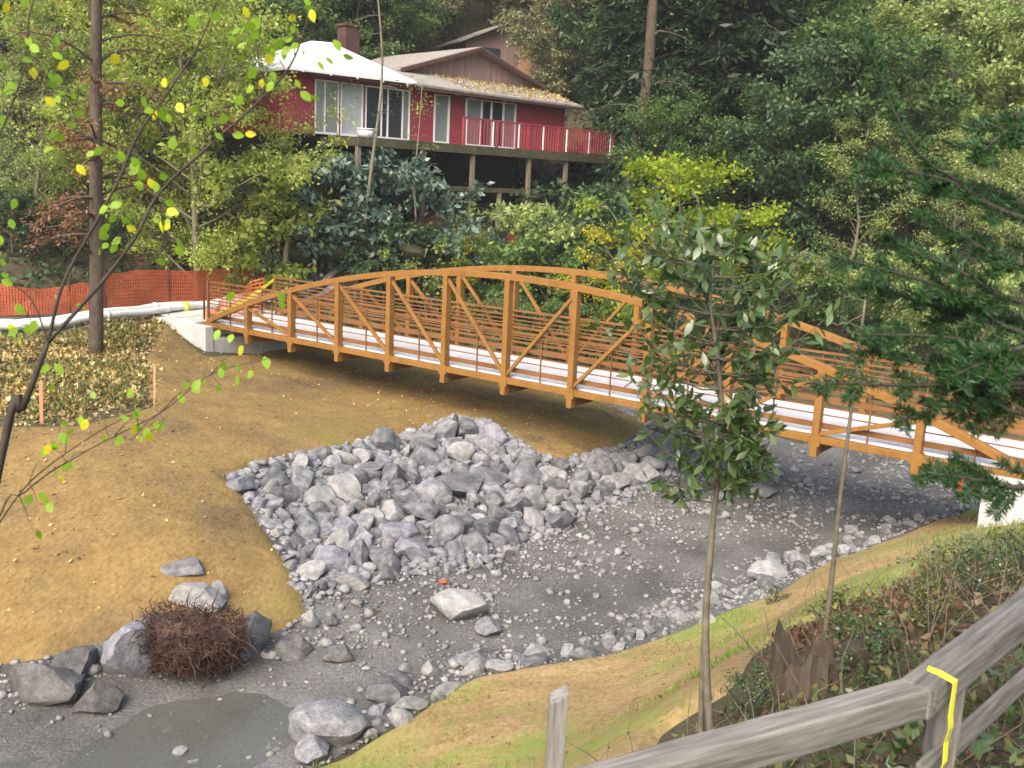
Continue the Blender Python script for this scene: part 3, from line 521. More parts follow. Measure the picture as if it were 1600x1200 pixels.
def gen_conifer(seed, h, rad, tr, leaf, nleaf, mat, bark, base=.1, limbs=90, droop=.35, bare=0.):
    r = np.random.default_rng(seed); mb = MB(); tt = np.linspace(0, 1, 8); TP = np.stack([.01*h*np.sin(tt*3), .01*h*np.cos(tt*2), h*tt], 1); mb.tube(TP, tr*(1-.93*tt)+.01, 9); C = []; D = []
    per = nleaf//limbs
    for j in range(limbs):
        t = base+(1-base)*(j+.5)/limbs; az = j*2.4+r.normal(0, .4); ln = rad*(1-t)**.75*r.uniform(.55, 1.15)+.15; d = np.array([math.cos(az), math.sin(az), 0]); p = Z3*h*t; e = p+d*ln-Z3*ln*droop*r.uniform(.5, 1.3); mid = (p+e)/2+Z3*ln*.16; bz = bezier(p, mid, e, 7); mb.tube(bz, np.linspace(tr*.16*(1-t)+.012, .005, 7), 4, False)
        u = r.uniform(bare+.12, 1, per)**.8; q = np.stack([np.interp(u, np.linspace(0, 1, 7), bz[:, c]) for c in range(3)], 1); sd = np.array([-d[1], d[0], 0]); wdt = ln*.26*(1.15-u)+.06
        off = r.normal(size=per)*wdt; C.append(q+sd*off[:, None]-Z3*(np.abs(off)*.35+np.abs(r.normal(size=per))*.12*ln*.5)[:, None]+r.normal(size=(per, 3))*.04); D.append(d*.7+sd*np.sign(off)[:, None]*.6-Z3*.45)
    return mb.mesh('trunk', bark, True), leaves_np('crown', np.vstack(C), leaf, mat, r, .28, np.vstack(D), .2, .8)
def plant(name, proto, loc, sc=1., rz=None, label='', cat='tree', group=None, leaf=None, sz=None, tilt=(0, 0)):
    r = random.Random(hash((round(loc[0]*10), round(loc[1]*10))) & 0xffff); t = empty(name, loc, r.uniform(0, 6.28) if rz is None else rz); t.scale = (sc, sc, sz or sc); t.rotation_euler = (tilt[0], tilt[1], t.rotation_euler[2]); tag(t, label, cat, group)
    link(bpy.data.objects.new('trunk' if cat == 'tree' else 'stems', proto[0]), t)
    c = link(bpy.data.objects.new('crown' if cat == 'tree' else 'foliage', proto[1]), t); c['kind'] = 'stuff'
    if leaf: c.material_slots[0].link = 'OBJECT'; c.material_slots[0].material = L[leaf]
    return t
LEAFWORD = dict(mid='mid green', deep='deep green', olive='dull olive', pale='pale yellow green')
def zone(u, y):
    for lim, w_ in ((90, 'in the top left corner'), (260, 'behind the slim redwood trunk'), (430, 'behind the feathery tree left of the house'), (600, 'above the white house roof'), (860, 'uphill around the old cabin'), (1060, 'beyond the house right corner'), (1290, 'above the dark conifers right of centre'), (1460, 'on the slope above the fir boughs'), (9999, 'at the upper right edge')):
        if u < lim: return 'nearer' if y < 57 else 'far', w_
def hill_label(u, y, lf): a, b = zone(u, y); return a+' '+LEAFWORD[lf]+' tree '+b
T = {}
T['broad'] = gen_broad(1, 14, 4.6, .26, .27, 17000, L['mid'], M['bark'], .2, 26, 6, .036)
T['broad2'] = gen_broad(2, 15, 4.2, .22, .25, 16000, L['pale'], M['palebark'], .15, 30, 6, .036, .6)
T['airy'] = gen_broad(3, 12, 4.2, .16, .2, 11000, L['pale'], M['palebark'], .12, 24, 7, .04, .7)
T['conifer'] = gen_conifer(4, 22, 4.6, .42, .52, 30000, L['dark'], M['bark'], .08, 110)
T['conifer2'] = gen_conifer(5, 18, 3.6, .34, .46, 22000, L['dark'], M['bark'], .15, 80, .5)
T['willow'] = gen_broad(6, 11.5, 5.0, .15, .17, 30000, L['willow'], M['palebark'], .06, 34, 8, .034, .9, .5, .5)
T['fill'] = gen_broad(14, 10, 4.4, .16, .27, 19000, L['mid'], M['bark'], .03, 34, 7, .038, .5)
T['shrub'] = gen_broad(7, 2.6, 1.5, .05, .15, 4500, L['mid'], M['bark'], .03, 16, 6, .065, .8)
T['shrub2'] = gen_broad(8, 2.4, 1.3, .035, .13, 3200, L['pale'], M['palebark'], .03, 14, 6, .07, 1.0)
T['ivy'] = gen_broad(9, 3.4, 1.7, .05, .21, 4200, L['blue'], M['bark'], .02, 20, 6, .05, .5, .5, .6)
T['maple'] = gen_broad(10, 5.8, 2.1, .06, .115, 7500, L['yellow'], M['palebark'], .12, 18, 5, .042, .6, .8, .5)
T['weed'] = gen_broad(12, .8, .42, .008, .05, 900, L['weed'], M['twig'], .02, 10, 4, .1, 1.0)
def ground_at(u, v, y): p = aty(u, v, y); return p
def put(name, key, u, y, label, sc=1., v=None, cat='tree', group=None, leaf=None, sz=None, sink=.1, tilt=(0, 0), top=None):
    """column u in the picture at distance y; base on the ground, or base lifted so it ends at v"""
    p = aty(u, 400, y); x = p[0]; z = float(ground(x, y))
    if top is not None:      # choose the scale so the plant reaches picture row `top`
        H = {'broad': 14, 'broad2': 15, 'airy': 12, 'conifer': 22, 'conifer2': 18, 'willow': 11.5, 'fill': 10, 'shrub': 2.8, 'shrub2': 2.6, 'ivy': 3.4, 'maple': 6, 'weed': .9}[key]; zt = aty(u, top, y)[2]; sc = max(.8 if key == 'fill' else .15, (zt-z)/H)
    return plant(name, T[key], (x, y, z-sink), sc, None, label, cat, group, leaf, sz, tilt)
# -- left: bare redwood and willow-like trees
put('willow_tree', 'willow', 310, 36.5, 'big feathery bright green tree left of the red house', top=15)
put('willow_tree', 'willow', 225, 39, 'feathery light green tree behind the slim redwood trunk', top=-40)
put('willow_tree', 'willow', 60, 37, 'light green tree at the left picture edge behind the fence', top=60, leaf='pale')
put('green_shrub', 'shrub', 410, 38.5, 'leafy light green shrub between the willow and the house deck', top=235, cat='shrub', leaf='willow')
put('green_shrub', 'shrub', 345, 37.8, 'yellow green low shrub right behind the orange fence', top=360, cat='shrub', leaf='willow')
# -- conifers behind the house and in the middle
put('dark_conifer', 'conifer', 520, 56, 'blue green conifer behind the white house roof', top=-160, leaf='deep')
put('dark_conifer', 'conifer2', 395, 54, 'conifer just left of the house roof', top=-120, leaf='deep')
put('dark_conifer', 'conifer', 1090, 47, 'tall dark conifer right of the house', top=-520, sz=None)
put('dark_conifer', 'conifer', 985, 50.5, 'dark leaning conifer at the right corner of the house', top=-420, tilt=(0, -.06))
put('dark_conifer', 'conifer2', 1190, 52, 'dark conifer in the shade right of centre', top=-300)
put('dark_conifer', 'conifer', 60, 47, 'dark conifer in the top left corner', top=-260)
put('dark_conifer', 'conifer2', 130, 52, 'dark conifer beside the top left corner one', top=-200, leaf='deep')
bgt = [(300, 62, 'broad', -200, 'mid'), (640, 66, 'airy', -120, 'olive'), (760, 68, 'broad', -160, 'olive'), (880, 62, 'airy', -80, 'olive'), (840, 72, 'broad', -220, 'olive'), (560, 74, 'broad2', -200, 'mid'), (450, 70, 'broad', -220, 'mid'), (700, 80, 'broad2', -260, 'olive'), (980, 74, 'broad', -250, 'mid'),
       (1140, 66, 'broad', -260, 'deep'), (1280, 70, 'broad', -200, 'mid'), (1400, 72, 'broad2', -220, 'pale'), (1520, 74, 'broad2', -200, 'olive'), (1640, 70, 'broad2', -220, 'pale'), (10, 64, 'broad', -220, 'mid'), (160, 70, 'broad', -240, 'deep'), (-90, 60, 'broad', -200, 'mid'), (1740, 62, 'broad2', -160, 'olive')]
for u, y, k, t, lf in bgt: put('hillside_tree', k, u, y, hill_label(u, y, lf), top=t, leaf=lf, group='trees of the wooded hillside')
for k, (u, y, t, lf) in enumerate([(560, 56, -20, 'mid'), (605, 60, -40, 'olive'), (655, 66, -40, 'mid'), (500, 58, -40, 'deep'), (20, 50, 40, 'mid'), (110, 56, -40, 'mid'), (210, 52, -20, 'deep'), (300, 56, -60, 'mid'), (380, 50, 20, 'mid'), (450, 60, -40, 'deep'), (560, 64, -30, 'mid'), (620, 70, -40, 'olive'), (680, 74, -60, 'olive'), (750, 76, -40, 'olive'), (820, 68, 20, 'olive'), (870, 60, 70, 'olive'), (900, 66, -30, 'mid'), (950, 58, 30, 'deep'), (1230, 56, 30, 'mid'), (1300, 62, -40, 'mid'), (1350, 56, 60, 'mid'), (1430, 60, -30, 'pale'), (1490, 66, -60, 'olive'), (1560, 60, -20, 'olive'), (1630, 58, 0, 'pale'), (1680, 50, 80, 'pale'), (780, 84, -100, 'olive'), (640, 84, -100, 'mid'), (1400, 80, -100, 'olive'), (1550, 80, -100, 'olive'), (240, 74, -100, 'mid'), (60, 74, -100, 'deep'), (1250, 46, 130, 'mid'), (1440, 46, 140, 'pale'), (1540, 44, 170, 'pale'), (1650, 42, 200, 'pale'), (1350, 42, 260, 'mid'), (1260, 42, 290, 'deep'), (130, 44, 160, 'olive'), (30, 42, 180, 'olive')]): put('hillside_tree', 'fill', u, y, hill_label(u, y, lf), top=t, leaf=lf, group='trees of the wooded hillside')
# -- right: green slope
put('green_tree', 'broad', 1165, 45, 'mid green tree with drooping boughs right of the dark conifer', top=130, leaf='mid')
put('green_tree', 'broad', 1040, 43.5, 'green leafy boughs in front of the dark conifers', top=150, leaf='mid')
put('green_tree', 'broad', 1265, 50, 'rounded mid green tree right of centre', top=-60, leaf='mid')
put('green_tree', 'broad2', 1380, 47, 'pale green tree above the fir branches', top=10, leaf='pale')
put('green_tree', 'broad2', 1500, 52, 'hazy pale olive tree at upper right', top=-80, leaf='olive')
put('green_tree', 'broad2', 1590, 46, 'pale yellow green tree at the right edge', top=60, leaf='pale')
put('green_tree', 'airy', 1330, 40, 'thin pale tree on the far bank behind the bridge', top=180, leaf='pale')
put('green_tree', 'airy', 1480, 40, 'thin light green tree on the far bank behind the fir', top=200, leaf='pale')
put('green_tree', 'airy', 1600, 38, 'light green tree at the right edge of the far bank', top=180, leaf='pale')
put('maple_tree', 'maple', 1068, 33.5, 'yellow green maple rising behind the middle of the bridge', top=235)
put('maple_tree', 'maple', 975, 35, 'low yellow maple left of the tall one behind the bridge', top=345, leaf='gold')
put('maple_tree', 'maple', 1130, 34.5, 'golden green maple right of the tall one behind the bridge', top=315)
put('golden_shrub', 'maple', 728, 40.5, 'small golden yellow shrub below the house deck', top=350, cat='shrub', leaf='gold')
for u, y, k, t, lf, lb in [(560, 40.2, 'ivy', 240, 'blue', 'blue green glossy bush climbing to the deck corner'), (625, 40.6, 'ivy', 250, 'blue', 'blue green glossy bush under the middle of the deck'), (500, 39.5, 'ivy', 255, 'blue', 'glossy bush left of the deck corner'), (690, 41, 'ivy', 350, 'blue', 'glossy bush in front of the dark space under the deck'),
        (600, 39.3, 'ivy', 340, 'deep', 'low dark bush above the mossy rocks'), (840, 41.8, 'shrub', 318, 'pale', 'yellow green bush under the right part of the deck'), (885, 42, 'shrub', 345, 'mid', 'grey green bush right of the deck posts'), (935, 43, 'shrub', 285, 'deep', 'dull green tall bush at the deck right end'), (800, 40.4, 'shrub', 385, 'mid', 'low green bush below the deck posts'),
        (950, 40, 'shrub', 330, 'deep', 'dark bush by the leaning trunk'), (670, 39.7, 'shrub2', 375, 'pale', 'pale small bush left of the golden shrub'), (860, 39, 'shrub', 370, 'mid', 'green bush just above the bridge arch'), (1200, 37, 'shrub', 380, 'mid', 'green bush behind the right half of the bridge'), (1260, 36, 'shrub2', 400, 'pale', 'pale loose bush behind the right arch'), (1330, 35, 'shrub', 430, 'mid', 'green bush low behind the right arch'),
        (1400, 35.5, 'shrub2', 400, 'pale', 'pale bush behind the fir branches'), (1470, 34, 'shrub', 440, 'pale', 'light green bush over the bridge right rails'), (1560, 33, 'shrub2', 430, 'pale', 'light bush at the right edge behind the bridge'), (1150, 33, 'shrub', 430, 'deep', 'dark bush behind the sapling crown'), (1010, 36, 'shrub', 420, 'mid', 'green bush under the yellow maple'),
        (760, 36, 'shrub2', 470, 'weed', 'weedy bush seen through the bridge rails left of centre'), (860, 35, 'shrub2', 475, 'mid', 'weedy bush seen through the bridge rails at the centre'), (960, 34, 'shrub2', 480, 'mid', 'weedy bush seen through the bridge rails right of centre'), (640, 37.5, 'shrub2', 490, 'weed', 'low weeds behind the left half of the bridge'),
        (100, 36, 'shrub', 330, 'deep', 'dark shrub behind the fence at far left'), (150, 40, 'shrub', 280, 'olive', 'grey olive bush uphill behind the redwood trunk'), (60, 40, 'shrub', 260, 'olive', 'grey olive bush uphill at the far left'), (230, 41, 'shrub', 270, 'mid', 'green bush uphill behind the fence'), (320, 40.5, 'shrub', 300, 'mid', 'green bush under the feathery tree'), (20, 35, 'shrub', 300, 'deep', 'dark green shrub at the left edge above the fence'), (190, 37.5, 'shrub', 340, 'deep', 'dark shrub behind the redwood trunk'), (270, 38, 'shrub', 380, 'olive', 'dull brown green shrub behind the fence middle'), (480, 40, 'shrub', 340, 'olive', 'dull olive bush left of the mossy rocks'), (415, 40, 'shrub', 330, 'olive', 'olive bush by the pale snag')]:
    put('bank_bush', k, u, y, lb, top=t, cat='bush', leaf=lf)
# ivy and ferns that carpet the slope
nr = np.random.default_rng(21); X = nr.uniform(-32, 36, 120000); Y = nr.uniform(27, 75, 120000)
ok = (sdf(X, Y, path_poly) > .5) & (sdf(X, Y, bed_poly) > .4) & ~((np.abs(((X-P0[0])*B[0]+(Y-P0[1])*B[1])/PL) < 7.2) & ((X-P0[0])*N[0]+(Y-P0[1])*N[1] < 4.5)) & (Y > np.where(X < -13, 33+(X+13.7)*.67, 33)); ok &= (nr.uniform(size=120000) < np.clip(vnoise(X, Y, .8, 9)+.8, .1, 1)*np.clip(2.2-Y/32, .15, 1)); X, Y = X[ok], Y[ok]
C_ = np.stack([X, Y, ground(X, Y)+nr.uniform(0, .35, len(X))], 1)
o = link(bpy.data.objects.new('ground_cover', leaves_np('ground_cover', C_, .3, L['deep'], nr, .5))); tag(o, 'dark ivy and ferns covering the slope above the creek', 'ground cover', kind='stuff')
# ------------------------------------------------------------------ red house on its deck
HA = np.array([.7174, .69666, 0]); HC = np.array([-.69666, .7174, 0]); H0 = np.array([-8.328, 40.5, 0])
house = empty('red_house', tuple(H0+HA*7+HC*3+Z3*3.5)); tag(house, 'red wooden house with white metal roof and glass doors above the creek', 'house')
hinv = -np.array(house.location)
def hp(s, c, z): return H0+HA*s+HC*c+Z3*z
def hpart(mb, name, mat, parent=None, bevel=0):
    mb.v = [tuple(np.array(p)+hinv) for p in mb.v]; return mb.build(name, mat, parent or house, False, bevel)
def hbox(s0, s1, c0, c1, z0, z1): return MB().add([hp(s, c, z) for s in (s0, s1) for c in (c0, c1) for z in (z0, z1)], [(0, 1, 3, 2), (4, 6, 7, 5), (0, 4, 5, 1), (2, 3, 7, 6), (0, 2, 6, 4), (1, 5, 7, 3)])
ZF, ZE = 6.48, 8.86
OPEN = [(.05, 1.18), (1.26, 2.36), (2.46, 4.78), (6.1, 7.02), (7.92, 11.08)]     # glazed openings along the front
cuts = [-1.1]+[x for a in OPEN for x in a]+[14.4]
for a, b in zip(cuts[::2], cuts[1::2]):
    if b-a > .02: hpart(hbox(a, b, 0, .14, ZF, ZE-.06), 'wall', M['red'])
for a, b in OPEN: hpart(hbox(a, b, .003, .137, 8.62, ZE-.06), 'wall', M['red'])
hpart(hbox(-1.1, -.96, .143, 6.5, ZF, ZE-.06), 'wall', M['red']); hpart(hbox(14.26, 14.4, .143, 6.5, ZF, ZE-.06), 'wall', M['red']); hpart(hbox(-.95, 14.25, 6.36, 6.5, ZF, ZE-.06), 'wall', M['red'])
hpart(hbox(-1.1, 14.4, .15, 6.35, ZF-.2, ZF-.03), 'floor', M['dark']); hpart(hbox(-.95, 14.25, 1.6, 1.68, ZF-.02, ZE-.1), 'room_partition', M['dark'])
def window(a, b, lites, panes, frame=.05, sill=6.62):
    f = hpart(hbox(a, b, -.035, .03, 8.56, 8.617), 'window', M['white'])
    for x in lites: hpart(hbox(x-frame/2, x+frame/2, -.032, .028, sill, 8.557), 'mullion', M['white'], f)
    hpart(hbox(a, b, -.03, .026, sill-.09, sill-.003), 'sill', M['white'], f)
    for (x0, x1), m in panes: hpart(hbox(x0, x1, .035, .05, sill, 8.557), 'pane', M[m], f)
    for ch in list(f.children): ch.matrix_parent_inverse = Matrix.Identity(4)
    return f
window(.05, 1.18, [.08, .52, 1.15], [((.1, 1.14), 'glass_reflect')]); window(1.26, 2.36, [1.29, 2.32], [((1.3, 2.3), 'blind')], .06)
window(2.46, 4.78, [2.5, 3.3, 3.62, 4.4, 4.75], [((2.5, 4.38), 'glass'), ((4.42, 4.73), 'glass_reflect')]); window(6.1, 7.02, [6.14, 6.95], [((6.18, 6.9), 'glass_reflect')], .09); window(7.92, 11.08, [7.96, 8.9, 9.5, 10.25, 11.02], [((7.98, 8.88), 'glass_reflect'), ((8.93, 9.46), 'glass'), ((9.54, 10.22), 'glass'), ((10.28, 10.98), 'glass_reflect')], .09)
# roofs
def slab(pts, name, mat, th=.1, parent=None):
    P = [np.array(p) for p in pts]; return hpart(MB().prism([p-Z3*th for p in P], Z3*th), name, mat, parent)
e0, e1, ap0, ap1 = hp(-1.6, -.75, ZE), hp(4.55, -.75, ZE+.06), hp(1.9, 3.2, 10.5), hp(2.9, 3.2, 10.56); b0, b1 = hp(-1.6, 7.1, ZE), hp(4.55, 7.1, ZE)
wr = slab([e0, e1, ap1, ap0], 'white_roof', M['whiteroof']); slab([e1, b1, ap1], 'white_roof', M['whiteroof']); slab([b0, e0, ap0], 'white_roof', M['whiteroof']); slab([b1, b0, ap0, ap1], 'white_roof', M['whiteroof'])
for s in np.arange(-1, 4.4, 1.25): hpart(hbox(s, s+.08, -.78, -.762, ZE-.13, ZE-.01), 'rafter_tail', M['white'])
hpart(hbox(-1.58, 4.52, -.7, -.66, ZE-.16, ZE-.105), 'fascia', M['trim'])
slab([hp(4.6, -.78, ZE-.02), hp(14.9, -.78, ZE-.05), hp(14.9, 2.3, 9.72), hp(4.6, 2.3, 9.72)], 'lower_roof', M['roof'], .09); hpart(hbox(4.6, 14.9, -.76, -.72, ZE-.24, ZE-.12), 'fascia', M['trim'])
pk = (10.3, 11.2); gl, gr_ = (5.6, 9.75), (14.7, 9.85)
hpart(MB().prism([hp(gl[0]+.3, 2.2, 9.6), hp(gr_[0]-.3, 2.2, 9.6), hp(gr_[0]-.3, 2.2, gr_[1]-.05), hp(pk[0], 2.2, pk[1]-.12), hp(gl[0]+.3, 2.2, gl[1]-.05)], HC*.1), 'gable_wall', M['gable'])
for k in range(22):
    s = 6.3+k*.38; zt = np.interp(s, [gl[0], pk[0], gr_[0]], [gl[1], pk[1], gr_[1]])-.2
    if zt > 9.75: hpart(hbox(s, s+.05, 2.165, 2.197, 9.7, zt), 'batten', M['gable'])
slab([hp(gl[0], 1.75, gl[1]), hp(pk[0], 1.75, pk[1]), hp(pk[0], 9.5, pk[1]), hp(gl[0], 9.5, gl[1])], 'upper_roof', M['roof'], .1); slab([hp(pk[0]+.003, 1.75, pk[1]), hp(gr_[0], 1.75, gr_[1]), hp(gr_[0], 9.5, gr_[1]), hp(pk[0]+.003, 9.5, pk[1])], 'upper_roof', M['roof'], .1)
for a, b in ((gl, pk), (pk, gr_)): hpart(MB().beam(hp(a[0], 1.72, a[1]-.12), hp(b[0], 1.72, b[1]-.12), .05, .16), 'bargeboard', M['trim'])
ch = hpart(hbox(5.0, 5.8, 5.2, 5.9, 9, 11.7), 'chimney', M['trim'], None, .03); hpart(hbox(4.94, 5.86, 5.14, 5.96, 11.703, 11.82), 'chimney_cap', M['trim'], ch)
for s in (6.35, 7.2, 9.2): hpart(hbox(s+.9, s+1.05, -.2, -.02, 8.66, 8.78), 'flood_lamp', M['white'])
# deck under the house front
DZ = 6.42
hpart(hbox(.3, 15.2, -2.6, -.02, DZ-.07, DZ), 'deck_floor', M['moss']); hpart(hbox(.3, 15.2, -2.68, -2.603, DZ-.34, DZ+.01), 'deck_rim', M['moss']); hpart(hbox(.3, .38, -2.6, -.02, DZ-.34, DZ-.073), 'deck_rim', M['moss'])
for s, z1 in ((.4, 0), (3.6, 0), (6.25, 0), (9.6, 0), (12.0, 0), (15.0, 0)):
    p = hp(s, -2.5, 0); z0 = float(ground(p[0], p[1]))-.2; hpart(MB().beam(hp(s, -2.5, z0), hp(s, -2.5, DZ-.08), .16, .16, up=HA), 'deck_post', M['post'])
for s in (7.95, 5.0): p = hp(s, -2.4, 0); hpart(MB().beam(hp(s, -2.4, float(ground(p[0], p[1]))-.2), hp(s, -2.4, 4.7), .16, .16, up=HA), 'deck_post', M['post'])
hpart(MB().beam(hp(2.5, -2.45, 4.62), hp(10.2, -2.45, 4.62), .1, .2), 'deck_beam', M['moss']); hpart(hbox(-1.5, 11.6, .4, .5, 2.6, ZF-.25), 'crawl_shade_wall', M['dark'])  # crawl space wall painted near black for the shade under the deck
hpart(hbox(-1.5, -1.4, .5, 6, 2.6, ZF-.25), 'crawl_shade_wall', M['dark'])
rl = hpart(hbox(5.6, 15.1, -2.6, -2.53, 7.5, 7.57), 'railing', M['red'])
for s in np.arange(5.6, 15.15, 1.9): hpart(hbox(s, s+.1, -2.62, -2.52, DZ+.003, 7.497), 'railing_post', M['red'])
bm_ = None
for k, s in enumerate(np.arange(5.75, 15.0, .17)):
    if abs(((s-5.6) % 1.9)-.05) < .1: continue
    hpart(hbox(s, s+.06, -2.59, -2.55, DZ+.06, 7.497), 'baluster', M['red'] if k % 9 else M['white'])
# leaves fallen on the lower roof
nr = np.random.default_rng(31); s_ = nr.uniform(7.5, 14.8, 1400); c_ = -.7+3*nr.uniform(size=1400)**.8; z_ = np.interp(c_, [-.78, 2.3], [ZE-.03, 9.72])+.02
C_ = H0+HA*s_[:, None]+HC*c_[:, None]+Z3*z_[:, None]; o = link(bpy.data.objects.new('roof_leaves', leaves_np('roof_leaves', C_, .13, L['litter'], nr, .6))); tag(o, 'golden leaves lying on the lower brown roof of the red house', 'leaves', kind='stuff')
t = empty('white_tub', tuple(hp(.95, -2.2, DZ+.005))); tag(t, 'white plastic tub left on the corner of the house deck', 'tub'); MB().tube([(0, 0, 0), (0, 0, .3)], [.28, .36], 14).build('tub_body', M['white'], t, True); MB().tube([(0, 0, .301), (0, 0, .34)], [.39, .39], 14).build('rim', M['white'], t, True)
# old cabin uphill
cab = empty('old_cabin', (0, 62, 9)); tag(cab, 'weathered tan wooden cabin with grey roof uphill behind the red house', 'cabin'); A2 = np.array([.9, .43, 0]); C2 = np.array([-.43, .9, 0]); K0 = np.array([-3.6, 61, 0])
def cpart(pts, ext, name, mat):
    m = MB().prism([K0+A2*p[0]+C2*p[1]+Z3*p[2] for p in pts], ext); m.v = [tuple(np.array(q)-np.array(cab.location)) for q in m.v]; return m.build(name, mat, cab)
cpart([(0, 0, 8), (5.4, 0, 8), (5.4, 0, 13.1), (2.7, 0, 14.2), (0, 0, 13.1)], C2*4, 'wall', M['gable']); cpart([(3.4, -.06, 11.4), (4.3, -.06, 11.4), (4.3, -.06, 13), (3.4, -.06, 13)], C2*.04, 'door', M['stake']); cpart([(1, -.06, 11.8), (2.2, -.06, 11.8), (2.2, -.06, 12.8), (1, -.06, 12.8)], C2*.04, 'window', M['glass'])
cpart([(-.7, -.7, 12.85), (2.7, -.7, 14.3), (2.7, 4.6, 14.3), (-.7, 4.6, 12.85)], Z3*.1, 'roof', M['roof']); cpart([(2.7, -.7, 14.3), (6.1, -.7, 12.85), (6.1, 4.6, 12.85), (2.7, 4.6, 14.3)], Z3*.1, 'roof', M['roof'])

# ------------------------------------------------------------------ path edge: pipes, fence, tape, stakes
def zg(p, d=0): return np.array([p[0], p[1], float(ground(p[0], p[1]))+d])
pl1 = [(-19.5, 25.9), (-14.9, 28.4), (-13.1, 30.6), (-12.2, 32.6), (-11.6, 34.1), (-9.8, 37.3), (-7.7, 39), (-4.4, 41.1), (-.5, 43.4), (2.5, 45)]
P1 = smoothline(pl1, 6); nrm = np.gradient(P1, axis=0); nrm = np.stack([-nrm[:, 1], nrm[:, 0]], 1)/np.linalg.norm(nrm, axis=1)[:, None]
for off, lb in ((0., 'long white pipe lying along the creek side of the path'), (.5, 'second white pipe lying parallel just behind the first')):
    Q = np.array([zg(p+n*off, .2) for p, n in zip(P1, nrm)]); c0 = np.array([Q[20][0], Q[20][1], 0]); t = empty('white_pipe', tuple(c0)); tag(t, lb, 'pipe', 'pipes beside the path')
    MB().tube(Q-c0, .12, 10).build('pipe_run', M['pipe'], t, True)
    for k in range(4, len(Q)-2, 9): MB().tube([Q[k]-c0, Q[k+1]*.3+Q[k]*.7-c0], .145, 10).build('coupling', M['pipe'], t, True)
def netting(pts, hgt, label, sag=.06, seed=1, lean=0):
    r = random.Random(seed); P = np.array(pts, float); c0 = zg(P[0]); t = empty('safety_fence', tuple(c0)); tag(t, label, 'fence'); seg = np.linalg.norm(np.diff(P, axis=0), axis=1); cum = np.concatenate([[0], np.cumsum(seg)]); step = .085; S = np.arange(0, cum[-1], step)
    xy = np.stack([np.interp(S, cum, P[:, 0]), np.interp(S, cum, P[:, 1])], 1); g = ground(xy[:, 0], xy[:, 1]); ph = r.uniform(0, 6); sg = sag*np.abs(np.sin(S*math.pi/2.6+ph))+.05*np.sin(S*1.1+ph); top = g+hgt-sg; bot = g+.1+.04*np.sin(S*2.1); bul = .05*np.sin(S*3.1)
    tan = np.gradient(xy, axis=0); nn = np.stack([-tan[:, 1], tan[:, 0]], 1); nn /= np.linalg.norm(nn, axis=1)[:, None]; V = []; Fs = []
    def q(i, f, du=0): f2 = f; p = xy[i]+nn[i]*(bul[i]*math.sin(f*3.14)+lean*f)+tan[i]/step*du; return (p[0]-c0[0], p[1]-c0[1], bot[i]+(top[i]-bot[i])*f2-c0[2])
    for i in range(len(S)):                                   # upright strands
        for f0, f1 in ((0, .5), (.5, 1)): n = len(V); V.extend([q(i, f0, -.0275), q(i, f0, .0275), q(i, f1, .0275), q(i, f1, -.0275)]); Fs.append((n, n+1, n+2, n+3))
    for k in range(11):                                       # cross bands
        f = k/10; w = .03 if k in (0, 10) else .016
        for i in range(len(S)-1): n = len(V); V.extend([q(i, max(0, f-w)), q(i+1, max(0, f-w)), q(i+1, min(1, f+w)), q(i, min(1, f+w))]); Fs.append((n, n+1, n+2, n+3))
    o = MB().add(V, Fs).build('net', M['net'], t); o['kind'] = 'stuff'
    for d in np.arange(.05, cum[-1], 2.6):
        x = np.interp(d, cum, P[:, 0]); y = np.interp(d, cum, P[:, 1]); a = zg((x, y), -.3)-c0; MB().beam(a, a+Z3*(hgt+.45), .05, .05, up=B).build('stake_post', M['tpost'], t)
netting([(-21, 27.6), (-17, 29.9), (-15.2, 30.9), (-13.7, 32.3)], 1.1, 'orange mesh safety fence at the left edge behind the white pipes', .12, 2)
netting([(-13.7, 32.8), (-12.4, 34.9), (-11.2, 36.5), (-9.2, 38.8), (-8.0, 39.7)], 1.38, 'orange mesh safety fence behind the left end of the bridge', .04, 3)
netting([(-6.2, 41.0), (-4.6, 42.3), (-3.0, 43.4)], 1.3, 'short stretch of orange fence seen over the bridge arch', .08, 5); netting([(-1.0, 44.6), (.6, 45.4)], 1.2, 'bright orange fence end seen between the bridge posts', .15, 6)
def ribbon(name, P, w, mat, label, cat, up=(0, 0, 1), group=None):
    P = np.array(P, float); mb = MB(); V = []; u = np.array(up, float)
    for k, p in enumerate(P): tw = .4*math.sin(k*1.7); d = u*math.cos(tw)+np.array([.5, -.7, 0])*math.sin(tw)*.5; V += [p-d*w/2, p+d*w/2]
    c = P[0].copy(); mb.add([v-c for v in V], [(2*i, 2*i+1, 2*i+3, 2*i+2) for i in range(len(P)-1)]); o = mb.build(name, mat); o.location = tuple(c); s = o.modifiers.new('thickness', 'SOLIDIFY'); s.thickness = .004; return tag(o, label, cat, group)
a, b = zg((-10.9, 36.7), 1.45), zg((-9.0, 38.9), 1.42); ribbon('caution_tape', [a+(b-a)*t-Z3*.05*math.sin(math.pi*t) for t in np.linspace(0, 1, 9)], .1, M['yellow'], 'yellow tape strung along the top of the orange fence', 'tape')
a, b = bp(-6.05, 2.8, 1.3), bp(-6.05, .3, .25); ribbon('caution_tape', [a+(b-a)*t-Z3*.12*math.sin(math.pi*t) for t in np.linspace(0, 1, 11)], .12, M['yellow'], 'yellow tape slung diagonally across the left bridge entrance', 'tape')
a, b = bp(-3.6, WID+1.5, 1.9), bp(-2.5, WID+1.5, 1.75); 
